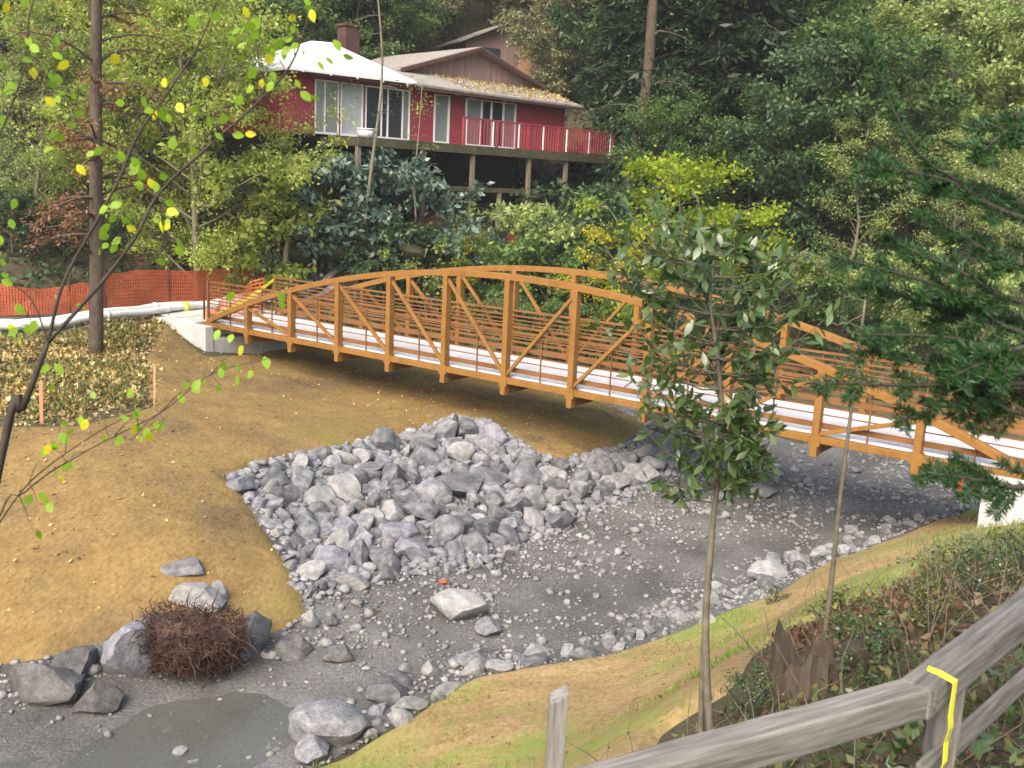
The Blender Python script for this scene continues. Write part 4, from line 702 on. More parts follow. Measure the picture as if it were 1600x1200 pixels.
def netdrape():                                               # orange net panel closing the left bridge entrance
    t = empty('barrier_net', tuple(bp(-6.3, .4, .1))); tag(t, 'orange net panel sagging across the left bridge entrance', 'net'); c0 = np.array(t.location); V = []; Fs = []; nU, nV = 26, 9
    G = [[bp(-6.3+.12*math.sin(i*.5), .3+2.4*i/nU, .12+(.25+.95*(i/nU)**1.3)*j/nV)-c0 for j in range(nV+1)] for i in range(nU+1)]
    for i in range(nU):
        for j in range(nV+1): n = len(V); a, b = G[i][j], G[i+1][j]; V.extend([a-Z3*.012, b-Z3*.012, b+Z3*.012, a+Z3*.012]); Fs.append((n, n+1, n+2, n+3))
    for i in range(nU+1): n = len(V); a, b = G[i][0], G[i][-1]; V.extend([a-N*.018, a+N*.018, b+N*.018, b-N*.018]); Fs.append((n, n+1, n+2, n+3))
    o = MB().add(V, Fs).build('net', M['orange'], t); o['kind'] = 'stuff'
    for nn_ in (.3, 2.7): MB().beam(bp(-6.3, nn_, 0)-c0, bp(-6.3, nn_, 1.35)-c0, .05, .05, up=B).build('stake_post', M['tpost'], t)
netdrape()
p = bp(5.42, -.09, .07); ribbon('flagging_ribbon', [p+np.array([0, -.01, -.075*k])+N*.02*math.sin(k) for k in range(8)], .085, M['ribred'], 'red ribbon hanging from the bottom chord near the right abutment', 'ribbon', up=tuple(B))
# orange channelizer post and yellow tie at the right bridge end
t = empty('traffic_post', tuple(bp(6.35, .9, .06))); tag(t, 'orange plastic traffic post with white band at the right bridge end', 'traffic post'); MB().tube([(0, 0, 0), (0, 0, .05)], [.2, .18], 12).build('base', M['tpost'], t); MB().tube([(0, 0, .051), (0, 0, 1.0)], [.07, .055], 12).build('tube', M['orange'], t, True); MB().tube([(0, 0, .6), (0, 0, .72)], [.067, .064], 12).build('reflective_band', M['white'], t, True)
p = bp(5.97, -.1, .35); ribbon('flagging_ribbon', [p+np.array([.03*math.sin(k), 0, -.06*k]) for k in range(6)], .07, M['yellow'], 'yellow ribbon tied at the right end of the bridge chord', 'ribbon', up=tuple(B))
def stake(u, vt, vb, y, mat, label, wd=.05):
    b = hit(u, vb); dist = (b-CAM)@_F; h = px(vb-vt, dist); m = MB().box((0, 0, h/2-.1), wd, wd*.6, h+.2); m.add([(-wd/2, -wd*.3, h), (wd/2, -wd*.3, h), (wd/2, wd*.3, h), (-wd/2, wd*.3, h), (0, 0, h+.06)], [(0, 1, 4), (1, 2, 4), (2, 3, 4), (3, 0, 4)]); o = m.build('survey_stake', mat); o.location = tuple(b); o.rotation_euler = (0, .03, .3); tag(o, label, 'stake')
stake(65, 596, 662, 0, M['stakeo'], 'orange pink survey stake at the left among the weeds', .07); stake(241, 570, 640, 0, M['stake'], 'thin pale survey stake at the edge of the left straw bank', .045)
b = hit(290, 488); t = empty('yellow_marker', (b[0], b[1], float(ground(b[0], b[1]))+.05)); tag(t, 'small yellow marker can standing by the white pipes', 'marker'); MB().tube([(0, 0, 0), (0, 0, .26)], .13, 12).build('can', M['yellow'], t, True); MB().tube([(0, 0, .261), (0, 0, .3)], [.13, .06], 12).build('lid', M['yellow'], t, True)
# ------------------------------------------------------------------ slim trunks in the middle distance
def trunk_line(pxs, y, r0, r1, mat, name, label, cat='tree', twigs=0, sprays=None, seed=1, ydir=0):
    P = [aty(u, v, y+ydir*k) for k, (u, v) in enumerate(pxs)]; g = float(ground(P[0][0], P[0][1])); P[0][2] = min(P[0][2], g-.1) if abs(P[0][2]-g) < 1.5 else P[0][2]
    base = P[0].copy(); t = empty(name, tuple(base)); tag(t, label, cat); Q = smoothline(np.array(P), 5)-base; rad = np.linspace(r0, r1, len(Q)); MB().tube(Q, rad, 9).build('trunk', mat, t, True)
    r = np.random.default_rng(seed); mb = MB(); C = []; D = []
    for k in range(twigs):
        i = int(r.integers(len(Q)//4, len(Q))); a = r.uniform(0, 6.28); ln = r.uniform(.5, 1)*(sprays or {}).get('len', 1.2); d = np.array([math.cos(a), math.sin(a), r.uniform(-.1, .5)]); bz = bezier(Q[i], Q[i]+d*ln*.5+Z3*.1*ln, Q[i]+d*ln-Z3*ln*.25, 6); mb.tube(bz, np.linspace(rad[i]*.28, .006, 6), 4, False)
        if sprays:
            m = sprays['n']; u = r.uniform(.25, 1, m); q = np.stack([np.interp(u, np.linspace(0, 1, 6), bz[:, c]) for c in range(3)], 1); C.append(q+r.normal(size=(m, 3))*sprays['sig']); D.append(np.tile(d-Z3*.4, (m, 1)))
    if twigs: mb.build('branches', mat, t, True)['kind'] = 'stuff'
    if sprays: o = link(bpy.data.objects.new('crown', leaves_np('crown', np.vstack(C), sprays['leaf'], L[sprays['mat']], r, sprays.get('asp', .4), np.vstack(D), .2)), t); o['kind'] = 'stuff'
    return t
trunk_line([(150, 562), (151, 400), (150, 250), (150, 100), (152, -80)], 27.5, .2, .13, M['bark'], 'slim_redwood', 'slim bare redwood trunk standing on the left bank before the fence', 'tree', 46, dict(n=60, sig=.1, leaf=.13, mat='rust', len=2.4), 3)
trunk_line([(468, 345), (478, 250), (489, 160), (492, 90), (487, 20), (480, -40)], 37.6, .07, .03, M['palebark'], 'slender_tree', 'slender pale crooked trunk crossing the white roof of the house', 'tree', 14, dict(n=20, sig=.15, leaf=.1, mat='olive', len=.9), 4).location.x += 2.45
trunk_line([(650, 345), (648, 280), (655, 200), (660, 130)], 39, .04, .02, M['palebark'], 'slender_tree', 'thin sapling trunk in front of the red wall', 'tree', 10, dict(n=26, sig=.16, leaf=.1, mat='willow', len=.7), 5)
trunk_line([(436, 400), (438, 330), (440, 250), (436, 180)], 38.3, .05, .03, M['palebark'], 'slender_tree', 'straight yellowish trunk left of the glossy bushes', 'tree', 10, dict(n=30, sig=.2, leaf=.1, mat='willow', len=.9), 6)
trunk_line([(442, 425), (447, 395), (452, 370), (446, 355)], 38.0, .12, .08, M['post'], 'dead_snag', 'short pale dead snag rising above the orange fence', 'tree', 0, None, 7)
trunk_line([(962, 372), (985, 280), (1000, 200), (1012, 120), (1020, 0), (1024, -120)], 45.5, .3, .2, M['bark'], 'leaning_tree', 'dark leaning trunk right of the house deck', 'tree', 30, dict(n=160, sig=.35, leaf=.17, mat='deep', len=2.6, asp=.5), 8)
for u, v, w_, h_, lb in [(520, 385, 90, 50, 'mossy round rock below the glossy bushes'), (585, 385, 60, 50, 'green mossy rock beside the slender trunk foot'), (640, 392, 60, 36, 'dark mossy rock left of the golden shrub'), (470, 395, 60, 40, 'grey mossy rock behind the orange fence')]:
    b = aty(u, v, 39.2); o = bpy.data.objects.new('mossy_rock', RM); s = px(w_, 39)/2; o.scale = (s, s*.8, px(h_, 39)/2); o.location = (b[0], b[1], b[2]); o.rotation_euler = (0, .2, u); link(o); tag(o, lb, 'rock'); o.material_slots[0].link = 'OBJECT'; o.material_slots[0].material = M['moss']

# ------------------------------------------------------------------ litter, weeds and grass on the banks
def on_poly(poly, n, seed, soft=.0):
    r = np.random.default_rng(seed); lo = poly.min(0)-2*soft; hi = poly.max(0)+2*soft; X = r.uniform(lo[0], hi[0], n); Y = r.uniform(lo[1], hi[1], n); k = sdf(X, Y, poly)+soft*(vnoise(X, Y, 1.3, 99)+r.normal(size=n)*.6) < -.05; return X[k], Y[k], r
X, Y, r = on_poly(left_poly, 4800, 51); keep = r.uniform(size=len(X)) < np.clip(.15+.9*(vnoise(X, Y, .5, 61)+.35)+(Y-22)*.04, .05, 1); X, Y = X[keep], Y[keep]
o = link(bpy.data.objects.new('fallen_leaves', leaves_np('fallen_leaves', np.stack([X, Y, ground(X, Y)+.15], 1), .075, L['litter'], r, .7, None, 0, 1.5))); tag(o, 'small yellow leaves fallen over the left straw bank', 'leaves', kind='stuff')
weed_poly = hitpoly([(-330, 668), (-60, 655), (100, 662), (235, 638), (228, 560), (258, 504), (150, 518), (-60, 535), (-330, 560)])
X, Y, r = on_poly(weed_poly, 42000, 52, .5); o = link(bpy.data.objects.new('leaf_litter', leaves_np('leaf_litter', np.stack([X, Y, ground(X, Y)+r.uniform(.02, .08, len(X))], 1), .13, L['litter'], r, .7, None, 0, 1.2))); tag(o, 'yellow and brown leaf litter around the redwood trunk', 'leaf litter', kind='stuff')
X, Y, r = on_poly(weed_poly, 16000, 53, .45); keep = vnoise(X, Y, 1.1, 71) > -.1; X, Y = X[keep], Y[keep]
o = link(bpy.data.objects.new('bank_weeds', leaves_np('bank_weeds', np.stack([X, Y, ground(X, Y)+r.uniform(.02, .3, len(X))*(vnoise(X, Y, 1.1, 71)+.4)], 1), .12, L['weed'], r, .35, np.tile([0, 0, .9], (len(X), 1)), -.2))); tag(o, 'green and brown weeds growing left of the straw bank', 'weeds', kind='stuff')
X, Y, r = on_poly(right_poly, 60000, 54); keep = (vnoise(X, Y, 1.6, 72)+.5*vnoise(X, Y, 5, 73) > .32) & (Y < 16); X, Y = X[keep], Y[keep]
o = link(bpy.data.objects.new('grass_sprouts', leaves_np('grass_sprouts', np.stack([X, Y, ground(X, Y)+.11], 1), .085, L['grass'], r, .12, np.tile([0, 0, 1.4], (len(X), 1))))); tag(o, 'fresh green grass sprouting through the right straw bank', 'grass', kind='stuff')
X, Y, r = on_poly(right_poly, 500, 55); o = link(bpy.data.objects.new('bank_debris', leaves_np('bank_debris', np.stack([X, Y, ground(X, Y)+.15], 1), .06, L['brown'], r, .5, None, 0, 1.5))); tag(o, 'dry brown leaves scattered on the right straw bank', 'leaves', kind='stuff')

# ------------------------------------------------------------------ foreground leaf shapes
def leaf_shape(name, pts, mat, fold=.12, curl=.1):
    """outline (x along, y half width) of a unit leaf, folded at the rib"""
    n = len(pts); V = [(x, 0, -curl*x*x) for x, _ in pts]+[(x, w_, fold*w_-curl*x*x) for x, w_ in pts[1:-1]]+[(x, -w_, fold*w_-curl*x*x) for x, w_ in pts[1:-1]]; Fs = []
    m = n-2; up = lambda i: 0 if i == 0 else (n-1 if i == n-1 else n+i-1); dn = lambda i: 0 if i == 0 else (n-1 if i == n-1 else n+m+i-1)
    for i in range(n-1):
        for g, rev in ((up, False), (dn, True)):
            f = [i, i+1]+([g(i+1)] if g(i+1) != i+1 else [])+([g(i)] if g(i) != i else []); f = list(dict.fromkeys(f)); Fs.append(tuple(f[::-1] if rev else f))
    me = MB().add(V, Fs).mesh(name, mat, True); return me
LS = {'bay': leaf_shape('leaf', [(0, 0), (.12, .05), (.3, .15), (.5, .19), (.72, .14), (.9, .05), (1, 0)], L['bay']), 'alder': leaf_shape('leaf', [(0, 0), (.08, .12), (.25, .27), (.45, .33), (.7, .26), (.9, .1), (1, 0)], L['alder'], .1, .15), 'aldery': leaf_shape('leaf', [(0, 0), (.08, .12), (.25, .27), (.45, .33), (.7, .26), (.9, .1), (1, 0)], L['alderyellow'], .1, .15)}
LV = {k: (np.array([v.co[:] for v in me.vertices]), [tuple(p.vertices) for p in me.polygons]) for k, me in LS.items()}
def frame(d, r, facing=None):
    d = d/np.linalg.norm(d); n = r.normal(size=3) if facing is None else facing+r.normal(size=3)*.45; s = np.cross(n, d); s /= np.linalg.norm(s)+1e-9; return np.stack([d, s, np.cross(d, s)], 1)
def add_leaves(t, specs, key, r, limit=300, name='leaf'):
    """specs: (point, dir, size, facing); the largest `limit` as parts of their own, the rest joined"""
    specs = sorted(specs, key=lambda q: -q[2])
    for p, d, s, fc in specs[:limit]:
        R3 = frame(d, r, fc); o = bpy.data.objects.new(name, LS[key]); m4 = Matrix([[*(R3[i]*s), p[i]] for i in range(3)]+[[0, 0, 0, 1]]); link(o, t); o.matrix_local = m4
    if len(specs) > limit:
        V0, F0 = LV[key]; V = []; Fs = []
        for p, d, s, fc in specs[limit:]: R3 = frame(d, r, fc); n = len(V); V += [tuple(q) for q in (V0@R3.T*s+p)]; Fs += [tuple(i+n for i in f) for f in F0]
        o = MB().add(V, Fs).build('foliage', LS[key].materials[0], t, True); o['kind'] = 'stuff'
TOCAM = lambda p: (CAM-p)/np.linalg.norm(CAM-p)

# bay laurel sapling in front of the bridge
r = np.random.default_rng(61); YB = 6.2
stem = np.array([aty(u, v, YB) for u, v in [(1112, 1175), (1104, 1060), (1103, 960), (1110, 860), (1120, 760), (1128, 660), (1122, 560), (1110, 470), (1116, 400), (1112, 345)]]); base = stem[0].copy(); base[2] = float(ground(base[0], base[1])); stem[0] = base-[0, 0, .1]
bay = empty('bay_sapling', tuple(base)); tag(bay, 'young bay tree with glossy leaves and twin stems in front of the bridge', 'tree'); Q = smoothline(stem, 4)-base; rad = np.linspace(.03, .006, len(Q)); MB().tube(Q, rad, 8).build('trunk', M['stem'], bay, True)
s2 = smoothline(np.array([aty(u, v, YB+.05) for u, v in [(1094, 1178), (1096, 1100), (1100, 1000), (1109, 900), (1116, 800)]]), 4)-base; MB().tube(s2, np.linspace(.024, .012, len(s2)), 8).build('second_stem', M['stem'], bay, True)
specs = []; mb = MB()
env = [(345, 90), (400, 150), (460, 185), (520, 200), (580, 195), (640, 170), (700, 135), (760, 95), (800, 50)]          # crown half width in pixels by row
for k in range(190):
    v = r.uniform(380, 775); hw = np.interp(v, [e[0] for e in env], [e[1] for e in env]); i = np.argmin(abs((Q+base)[:, 2]-aty(1115, v, YB)[2])); a = r.uniform(0, 6.28); ln = px(hw, YB)*r.uniform(.4, 1.05)*(1-.2*math.cos(a)); d = np.array([math.cos(a), math.sin(a), 0]); e = Q[i]+d*ln+Z3*ln*r.uniform(.1, .7); bz = bezier(Q[i], Q[i]+d*ln*.6, e, 6); mb.tube(bz, np.linspace(max(.004, rad[i]*.4), .0018, 6), 4, False)
    for m in range(int(r.integers(10, 17))):
        f = r.uniform(.35, 1); p = np.array([np.interp(f, np.linspace(0, 1, 6), bz[:, c]) for c in range(3)]); dd = d*.5+Z3*r.uniform(-.5, .7)+r.normal(size=3)*.55; specs.append((p, dd, r.uniform(.07, .125), Z3*.8))
for u, v in [(1160, 770), (1180, 755), (1050, 690), (1145, 740), (1186, 785), (1052, 1015), (1060, 740), (1200, 690)]: p = aty(u, v-25, YB)-base; specs.append((p, np.array([r.normal()*.3, 0, -1]), .11, TOCAM(p+base)))
mb.build('branches', M['stem'], bay, True)['kind'] = 'stuff'; add_leaves(bay, specs, 'bay', r)
# second, thinner stem to the right
thin = np.array([aty(u, v, 7) for u, v in [(1288, 1000), (1300, 900), (1310, 800), (1325, 680), (1340, 560), (1352, 470)]]); b2 = thin[0].copy(); b2[2] = float(ground(b2[0], b2[1])); thin[0] = b2-[0, 0, .1]; t = empty('thin_sapling', tuple(b2)); tag(t, 'thin bare leaning sapling stem right of the bay tree', 'tree'); Q2 = smoothline(thin, 4)-b2; MB().tube(Q2, np.linspace(.022, .008, len(Q2)), 7).build('trunk', M['stem'], t, True)
specs = []; mb = MB()
for k in range(8):
    i = int(r.integers(len(Q2)*3//4, len(Q2))); d = r.normal(size=3)*[1, 1, .4]; d /= np.linalg.norm(d); ln = r.uniform(.1, .3); mb.tube([Q2[i], Q2[i]+d*ln*.5, Q2[i]+d*ln], [.004, .003, .0015], 4, False)
    for m in range(4): specs.append((Q2[i]+d*ln*r.uniform(.4, 1), d+r.normal(size=3)*.5, r.uniform(.05, .08), Z3))
mb.build('branches', M['stem'], t, True)['kind'] = 'stuff'; add_leaves(t, specs, 'bay', r)

# alder branches reaching in from the left, close to the camera
r = np.random.default_rng(62); YA = 3.4; foot = np.array([-2.35, 3.2, 0]); foot[2] = float(ground(foot[0], foot[1]))
ald = empty('alder_sapling', tuple(foot)); tag(ald, 'thin dark alder branches with bright green leaves at the left edge, closest to view', 'tree'); specs = []; spy = []; mb = MB()
def limb(pts, r0, r1, y=YA, root=None, leafy=0, spread=.05, name='branch'):
    P = np.array(([root] if root is not None else [])+[aty(u, v, y) for u, v in pts]); S = smoothline(P, 6)-foot; MB().tube(S, np.linspace(r0*.62, r1*.6, len(S)), 7).build(name, M['twig'], ald, True)
    for k in range(leafy):
        i = int(r.integers(len(S)//4, len(S))); d = r.normal(size=3)*[1, .5, 1]; d /= np.linalg.norm(d); ln = r.uniform(.04, .16); e = S[i]+d*ln; mb.tube([S[i], S[i]+d*ln*.5+Z3*.01, e], [.002, .0015, .0008], 3, False); 
        for m in range(int(r.integers(1, 4))): (spy if r.uniform() < .14 else specs).append((e+r.normal(size=3)*.02, d+r.normal(size=3)*.6-Z3*.4, r.uniform(.03, .047), TOCAM(e+foot)))
    return S
limb([(0, 722), (35, 640), (75, 535)], .03, .015, root=foot-Z3*.05, name='trunk')
limb([(75, 535), (100, 440), (160, 330), (187, 278), (215, 212), (265, 140), (310, 70), (348, -20)], .010, .004, leafy=13); limb([(75, 535), (160, 440), (212, 370), (250, 300), (330, 225), (415, 148), (460, 90), (492, -10)], .012, .004, leafy=20)
limb([(415, 148), (404, 90), (410, 10)], .004, .002, leafy=9); limb([(460, 90), (463, 30), (462, -20)], .0035, .002, leafy=5); limb([(75, 535), (50, 470), (10, 440), (-20, 430)], .005, .003, leafy=4); limb([(85, 505), (60, 545), (48, 500), (30, 470)], .003, .002, leafy=3)
limb([(-20, 260), (12, 180), (38, 105), (45, 30), (60, -20)], .006, .003, y=3.3, leafy=12); limb([(38, 105), (70, 145), (120, 190), (135, 215)], .003, .0015, y=3.3, leafy=4)
limb([(-20, 860), (40, 768), (140, 702), (250, 645), (330, 585), (420, 560)], .006, .002, y=3.2, root=foot+Z3*.6, leafy=12); limb([(-20, 845), (45, 755), (130, 690), (200, 650), (250, 630)], .005, .002, y=3.25, leafy=6)
for u, v, q in [(320, 120, 1), (182, 83, 1), (107, 95, 1), (12, 128, 0), (222, 150, 0), (300, 22, 0), (345, 20, 0), (355, 180, 0), (378, 148, 0), (400, 105, 0), (428, 128, 0), (440, 60, 0), (255, 122, 1), (120, 257, 1), (198, 352, 1), (165, 360, 0), (24, 310, 0), (15, 342, 0), (20, 135, 0), (5, 180, 0), (180, 335, 0), (205, 338, 0), (343, 515, 0), (363, 522, 0), (380, 540, 1), (413, 557, 0), (396, 580, 0), (345, 565, 0), (300, 600, 0), (318, 592, 0), (280, 615, 0), (345, 603, 0), (232, 668, 0), (235, 675, 1), (258, 658, 0), (168, 680, 0), (92, 677, 0), (78, 602, 0), (210, 610, 0), (365, 455, 0), (435, 457, 0), (440, 470, 0), (118, 475, 0), (25, 475, 0), (55, 500, 0)]:
    p = aty(u, v, YA+r.uniform(-.15, .15))-foot; (spy if q else specs).append((p, np.array([r.normal()*.5, r.normal()*.3, -.6]), r.uniform(.036, .05), TOCAM(p+foot)))
    mb.tube([p, p+np.array([r.normal()*.04, .01, .06])], [.0012, .001], 3, False)
mb.build('twigs', M['twig'], ald, True)['kind'] = 'stuff'; add_leaves(ald, specs, 'alder', r); add_leaves(ald, spy, 'aldery', r)

# fir boughs reaching in from a trunk just outside the right edge
r = np.random.default_rng(63); YF = 3.3; tx = 3.15; base = np.array([tx, 3.9, float(ground(tx, 3.9))]); fir = empty('fir_tree', tuple(base)); tag(fir, 'dark green fir boughs hanging in from the right edge, closest to view', 'tree'); MB().tube([(0, 0, -.2), (.02, 0, 1.5), (0, .03, 3.5), (.03, 0, 5.5)], [.13, .11, .08, .03], 10).build('trunk', M['bark'], fir, True)
Cn = []; Dn = []; mbf = MB()
def needles(S, n, ln, side):
    u = r.uniform(0, 1, n)*(len(S)-1.001); i = u.astype(int); f = (u-i)[:, None]; q = S[i]*(1-f)+S[i+1]*f; tdir = S[i+1]-S[i]; tdir /= np.linalg.norm(tdir, axis=1)[:, None]; sg = np.sign(r.normal(size=n))[:, None]; Cn.append(q); Dn.append(tdir*.55+side*sg*1.0+r.normal(size=(n, 3))*.22)
def bough(pts, y0, y1, tw=13, tl=.16):
    P = np.array([base+[0, 0, aty(*pts[0], y0)[2]-base[2]-.05]]+[aty(u, v, y0+(y1-y0)*k/(len(pts)-1)) for k, (u, v) in enumerate(pts)]); S = smoothline(P, 7)-base; MB().tube(S, np.linspace(.016, .003, len(S)), 6).build('bough', M['twig'], fir, True)
    d = S[-1]-S[7]; d /= np.linalg.norm(d); side = np.cross(d, np.array([0, -.55, .83])); side /= np.linalg.norm(side); needles(S[5:], 560, .02, side)
    for k in range(tw):
        f = (k+.6)/tw; i = 6+int(f*(len(S)-7)); sg = 1 if k % 2 else -1; ln = tl*(1.1-f*.75)*r.uniform(.6, 1.25); e = S[i]+d*ln*.85+side*sg*ln*.62-Z3*ln*.12+r.normal(size=3)*.015; bz = bezier(S[i], (S[i]+e)/2+side*sg*ln*.1, e, 5); mbf.tube(bz, np.linspace(.004, .0015, 5), 4, False); needles(bz, int(1500*ln)+35, .02, np.cross(d*.8+side*sg*.6, np.array([0, -.55, .83])))
for pts, a, b in [([(1640, 350), (1480, 282), (1340, 258)], 3.4, 3.3), ([(1640, 180), (1580, 200), (1520, 250)], 3.5, 3.3), ([(1650, 330), (1560, 300), (1450, 285)], 3.5, 3.4), ([(1640, 480), (1500, 425), (1375, 368)], 3.4, 3.2), ([(1640, 530), (1480, 452), (1295, 398)], 3.4, 3.1), ([(1640, 570), (1500, 530), (1345, 522)], 3.3, 3.2),
                  ([(1650, 620), (1500, 580), (1335, 545)], 3.4, 3.2), ([(1640, 600), (1450, 602), (1262, 598)], 3.3, 3.1), ([(1640, 650), (1530, 625), (1395, 660)], 3.3, 3.2), ([(1640, 760), (1540, 752), (1450, 738)], 3.2, 3.1), ([(1600, 505), (1460, 478), (1345, 440)], 3.5, 3.3), ([(1650, 420), (1560, 400), (1440, 330)], 3.4, 3.3), ([(1650, 540), (1560, 560), (1480, 590)], 3.2, 3.1)]: bough(pts, a, b)
P = np.array([aty(u, v, 3.35) for u, v in [(1500, 285), (1440, 245), (1400, 180), (1372, 110), (1348, 52)]]); S = smoothline(P, 6)-base; MB().tube(S, np.linspace(.006, .002, len(S)), 5).build('bough', M['twig'], fir, True); needles(S, 900, .02, np.array([.8, 0, .5]))
mbf.build('twigs', M['twig'], fir, True)['kind'] = 'stuff'; o = link(bpy.data.objects.new('needles', leaves_np('needles', np.vstack(Cn), .034, L['fir'], r, .13, np.vstack(Dn)*1.6, 0, .5, .02)), fir); o['kind'] = 'stuff'

# ------------------------------------------------------------------ weathered wooden fence close by
fen = empty('wooden_fence', (1.63, 3.58, 2.0)); tag(fen, 'weathered grey timber rail fence bending at a post in the lower right corner', 'fence'); fi = -np.array(fen.location)
def fbeam(a, b, w_, h_, name, up=(0, 0, 1)):
    a = np.array(a, float); b = np.array(b, float); d = b-a; ln = np.linalg.norm(d); d = d/ln; x = np.cross(d, up); x /= np.linalg.norm(x); z = np.cross(x, d); k = 14; rw = np.random.default_rng(int(ln*1000)); V = []
    for i in range(k+1):
        j = rw.normal(0, .0018, (4, 2)); V += [(ln*(i/k-.5), sy*w_/2+j[q][0], sz*h_/2+j[q][1]) for q, (sy, sz) in enumerate(((-1, -1), (1, -1), (1, 1), (-1, 1)))]
    m = MB().add(V, [(4*i+q, 4*i+(q+1) % 4, 4*i+4+(q+1) % 4, 4*i+4+q) for i in range(k) for q in range(4)]+[(3, 2, 1, 0), tuple(4*k+q for q in range(4))])
    o = m.build(name, M['wood'], fen, False, .012); c = (a+b)/2+fi; o.matrix_local = Matrix([[d[i], x[i], z[i], c[i]] for i in range(3)]+[[0, 0, 0, 1]]); return o
A_, B_, C_ = atz(1000, 1212, 2.96), atz(1432, 1090, 3.0), atz(1640, 925, 3.06); A_ = A_+(A_-B_)*.6; C_ = C_+(C_-B_)*.8; dn = np.array([0, 0, -.04])
fbeam(A_, B_+(B_-A_)/np.linalg.norm(B_-A_)*.045, .12, .122, 'top_rail'); fbeam(B_-(C_-B_)/np.linalg.norm(C_-B_)*.03, C_, .13, .129, 'top_rail')
lowz = np.array([0, 0, -.34]); fbeam(B_+lowz+[.06, .02, 0], C_+lowz+[.06, .02, 0], .05, .09, 'lower_rail'); fbeam(A_+lowz, B_+lowz, .05, .09, 'lower_rail')
for p in (B_+(C_-B_)*.12, A_+(B_-A_)*.05, C_-(C_-B_)*.1): fbeam([p[0], p[1], float(ground(p[0], p[1]))-.3], [p[0], p[1], p[2]-.045], .1, .1, 'fence_post', up=(1, 0, 0))
# yellow tape around the rail
ctr = atz(1462, 1078, 3.0); ax = (C_-B_)/np.linalg.norm(C_-B_); ac = np.cross(ax, Z3); ac /= np.linalg.norm(ac)
loop = [ctr+ac*x+Z3*z for x, z in [(-.07, -.07), (-.071, .067), (0, .07), (.071, .067), (.072, -.07), (.074, -.13), (.06, -.2), (.07, -.28), (.055, -.34)]]
V = [q+ax*s*.021+ax*.014*math.sin(k*1.3) for k, q in enumerate(loop) for s in (-1, 1)]; m = MB().add([v-ctr for v in V], [(2*i, 2*i+1, 2*i+3, 2*i+2) for i in range(len(loop)-1)]); o = m.build('flagging_ribbon', M['yellow']); o.location = tuple(ctr); s_ = o.modifiers.new('thickness', 'SOLIDIFY'); s_.thickness = .002; tag(o, 'yellow ribbon tied round the timber rail in the lower right corner', 'ribbon')
# lone grey post
p = aty(873, 1085, 4.8); g0 = float(ground(p[0], p[1])); t = empty('grey_post', (p[0], p[1], g0)); tag(t, 'lone split grey timber post at the bottom of the view', 'post'); h = p[2]-g0
m = MB(); w2 = .048; m.add([(-w2, -w2, -.3), (w2, -w2, -.3), (w2, w2, -.3), (-w2, w2, -.3), (-w2, -w2, h-.03), (-w2*.2, -w2*1.02, h-.02), (w2, -w2, h+.03), (w2, w2, h+.035), (-w2, w2, h-.01), (0, 0, h)], [(3, 2, 1, 0), (0, 1, 6, 5, 4), (1, 2, 7, 6), (2, 3, 8, 7), (3, 0, 4, 8), (4, 5, 9), (5, 6, 9), (6, 7, 9), (7, 8, 9), (8, 4, 9)]); m.build('post_body', M['greypost'], t, False, .004)

# broken stump among the brambles
b = hit(1250, 1085); t = empty('broken_stump', (b[0], b[1], float(ground(b[0], b[1])))); tag(t, 'broken brown stump with a jagged top among the brambles', 'stump'); rs = random.Random(8); n = 20; V = []; Fs = []; hs = [.30+.10*math.sin(k*.9)+rs.uniform(-.05, .1) for k in range(n)]; hs[10] = .55; hs[9] = .45; hs[11] = .44
for j in range(6):
    for k in range(n): a = 2*math.pi*k/n; rd = .2*(1+.35*(1-j/5)**2)*(1+.13*math.sin(k*3.1)+.06*math.sin(k*7)); V.append((rd*math.cos(a), rd*math.sin(a)*.8, -.1+(hs[k]+.1)*j/5))
V.append((0, 0, .18)); Fs = [(j*n+k, j*n+(k+1) % n, (j+1)*n+(k+1) % n, (j+1)*n+k) for j in range(5) for k in range(n)]+[(5*n+k, 5*n+(k+1) % n, 6*n) for k in range(n)]
MB().add(V, Fs).build('stump_body', M['bark'], t); MB().tube([(.1, .1, .12), (.45, .25, .2), (.75, .35, .26)], [.12, .1, .07], 9).build('broken_root', M['bark'], t, True)

# brambles, ivy and dry stems on the near bank at right
br_poly = hitpoly([(1120, 1150), (1180, 1060), (1220, 1000), (1290, 960), (1380, 925), (1450, 880), (1560, 840), (1700, 830)]); br_poly = np.vstack([br_poly, [(6.5, 4.6), (3.2, 4.6), (2.0, 4.2), (1.0, 4.2), (.35, 4.3), (.3, 5.2), (.75, 6.3)]])
X, Y, r = on_poly(br_poly, 26000, 81, .25); hh = np.clip(.22+.22*vnoise(X, Y, 1.4, 82), .04, .5)*np.clip((X-.2)*.4, .2, 1); Zl = ground(X, Y)+hh*r.uniform(.05, 1, len(X))
lf = vnoise(X, Y, 1.1, 83)+r.normal(size=len(X))*.35
for key, sel, sz, nm, lb in (('weed', (lf > .1) & (lf < .7), .07, 'bramble_leaves', 'mixed green bramble leaves on the near right bank'), ('bay', lf > .7, .09, 'ivy_leaves', 'dark green ivy leaves on the near right bank'), ('brown', lf < -.45, .08, 'dry_leaves', 'dry brown leaves lying on the near right bank')):
    k = np.where(sel)[0][:6000]; z = Zl[k] if key != 'brown' else ground(X[k], Y[k])+.05; o = link(bpy.data.objects.new(nm, leaves_np(nm, np.stack([X[k], Y[k], z], 1), sz, L[key], r, .55, None, 0, .9))); tag(o, lb, 'leaves', kind='stuff')
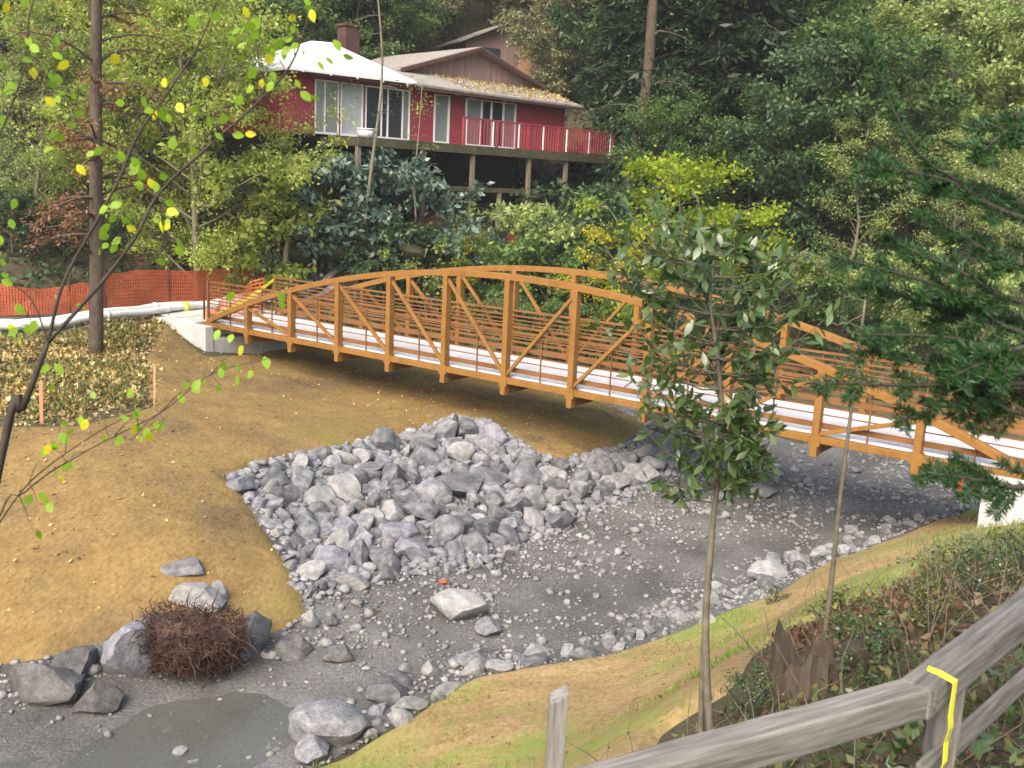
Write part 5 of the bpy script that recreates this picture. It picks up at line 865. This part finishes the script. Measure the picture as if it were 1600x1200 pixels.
X2, Y2, r2 = on_poly(br_poly, 30000, 85, .35); o = link(bpy.data.objects.new('leaf_duff', leaves_np('leaf_duff', np.stack([X2, Y2, ground(X2, Y2)+r2.uniform(.005, .05, len(X2))], 1), .05, L['brown'], r2, .45, None, 0, 1.4))); tag(o, 'brown leaf duff and dry bits under the brambles', 'leaf litter', kind='stuff')
X3, Y3, r3 = on_poly(br_poly, 14000, 86, .5); k3 = vnoise(X3, Y3, 1.2, 87) > .1; X3, Y3 = X3[k3], Y3[k3]; o = link(bpy.data.objects.new('dry_grass', leaves_np('dry_grass', np.stack([X3, Y3, ground(X3, Y3)+.01], 1), .13, L['weed'], r3, .07, np.tile([0, 0, 1.3], (len(X3), 1))))); tag(o, 'thin olive grass blades among the brambles', 'grass', kind='stuff')
mb = MB(); mbr = random.Random(9)
for k in range(520):
    i = mbr.randrange(len(X)); p = np.array([X[i], Y[i], float(ground(X[i], Y[i]))]); d = np.array([mbr.gauss(0, .45), mbr.gauss(0, .45), 1]); l_ = mbr.uniform(.2, .75); mb.tube([p, p+d*l_*.5, p+d*l_+np.array([mbr.gauss(0, .1), mbr.gauss(0, .1), -.05])], [.004, .003, .001], 4, False)
o = mb.build('bramble_canes', M['stem']); tag(o, 'thin dry bramble canes standing on the near right bank', 'canes', kind='stuff')
for k, (u, v, lb) in enumerate([(1170, 1110, 'small green leafy weed at the foot of the bay tree'), (1310, 990, 'leafy weed right beside the thin sapling'), (1350, 1050, 'broad leafy weed behind the bend of the timber fence'), (1440, 960, 'leafy weed on the near bank below the right abutment'), (1520, 920, 'bushy weed near the right edge of the near bank'), (1590, 890, 'bushy weed at the right edge below the abutment'), (1210, 930, 'upright thin weed above the broken stump')]):
    b = hit(u, v+20); plant('bank_weed', T['weed'], (b[0], b[1], float(ground(b[0], b[1]))-.02), .45+.08*(k % 3), None, lb, 'weed', None, 'weed' if k % 2 else 'bay')

# ------------------------------------------------------------------ thin moist air in the valley
m, n = new_mat('valley_haze'); pv = n.nodes.new('ShaderNodeVolumePrincipled'); pv.inputs['Color'].default_value = (.93, .95, .95, 1); pv.inputs['Density'].default_value = .0006; pv.inputs['Anisotropy'].default_value = .2
no = n.nodes.new('ShaderNodeOutputMaterial'); n.links.new(pv.outputs[0], no.inputs['Volume'])
hz = MB().box((0, 45, 22.1), 104, 134, 51.8).build('haze', m); hz['kind'] = 'stuff'; tag(hz, 'thin pale haze filling the wooded valley', 'haze')
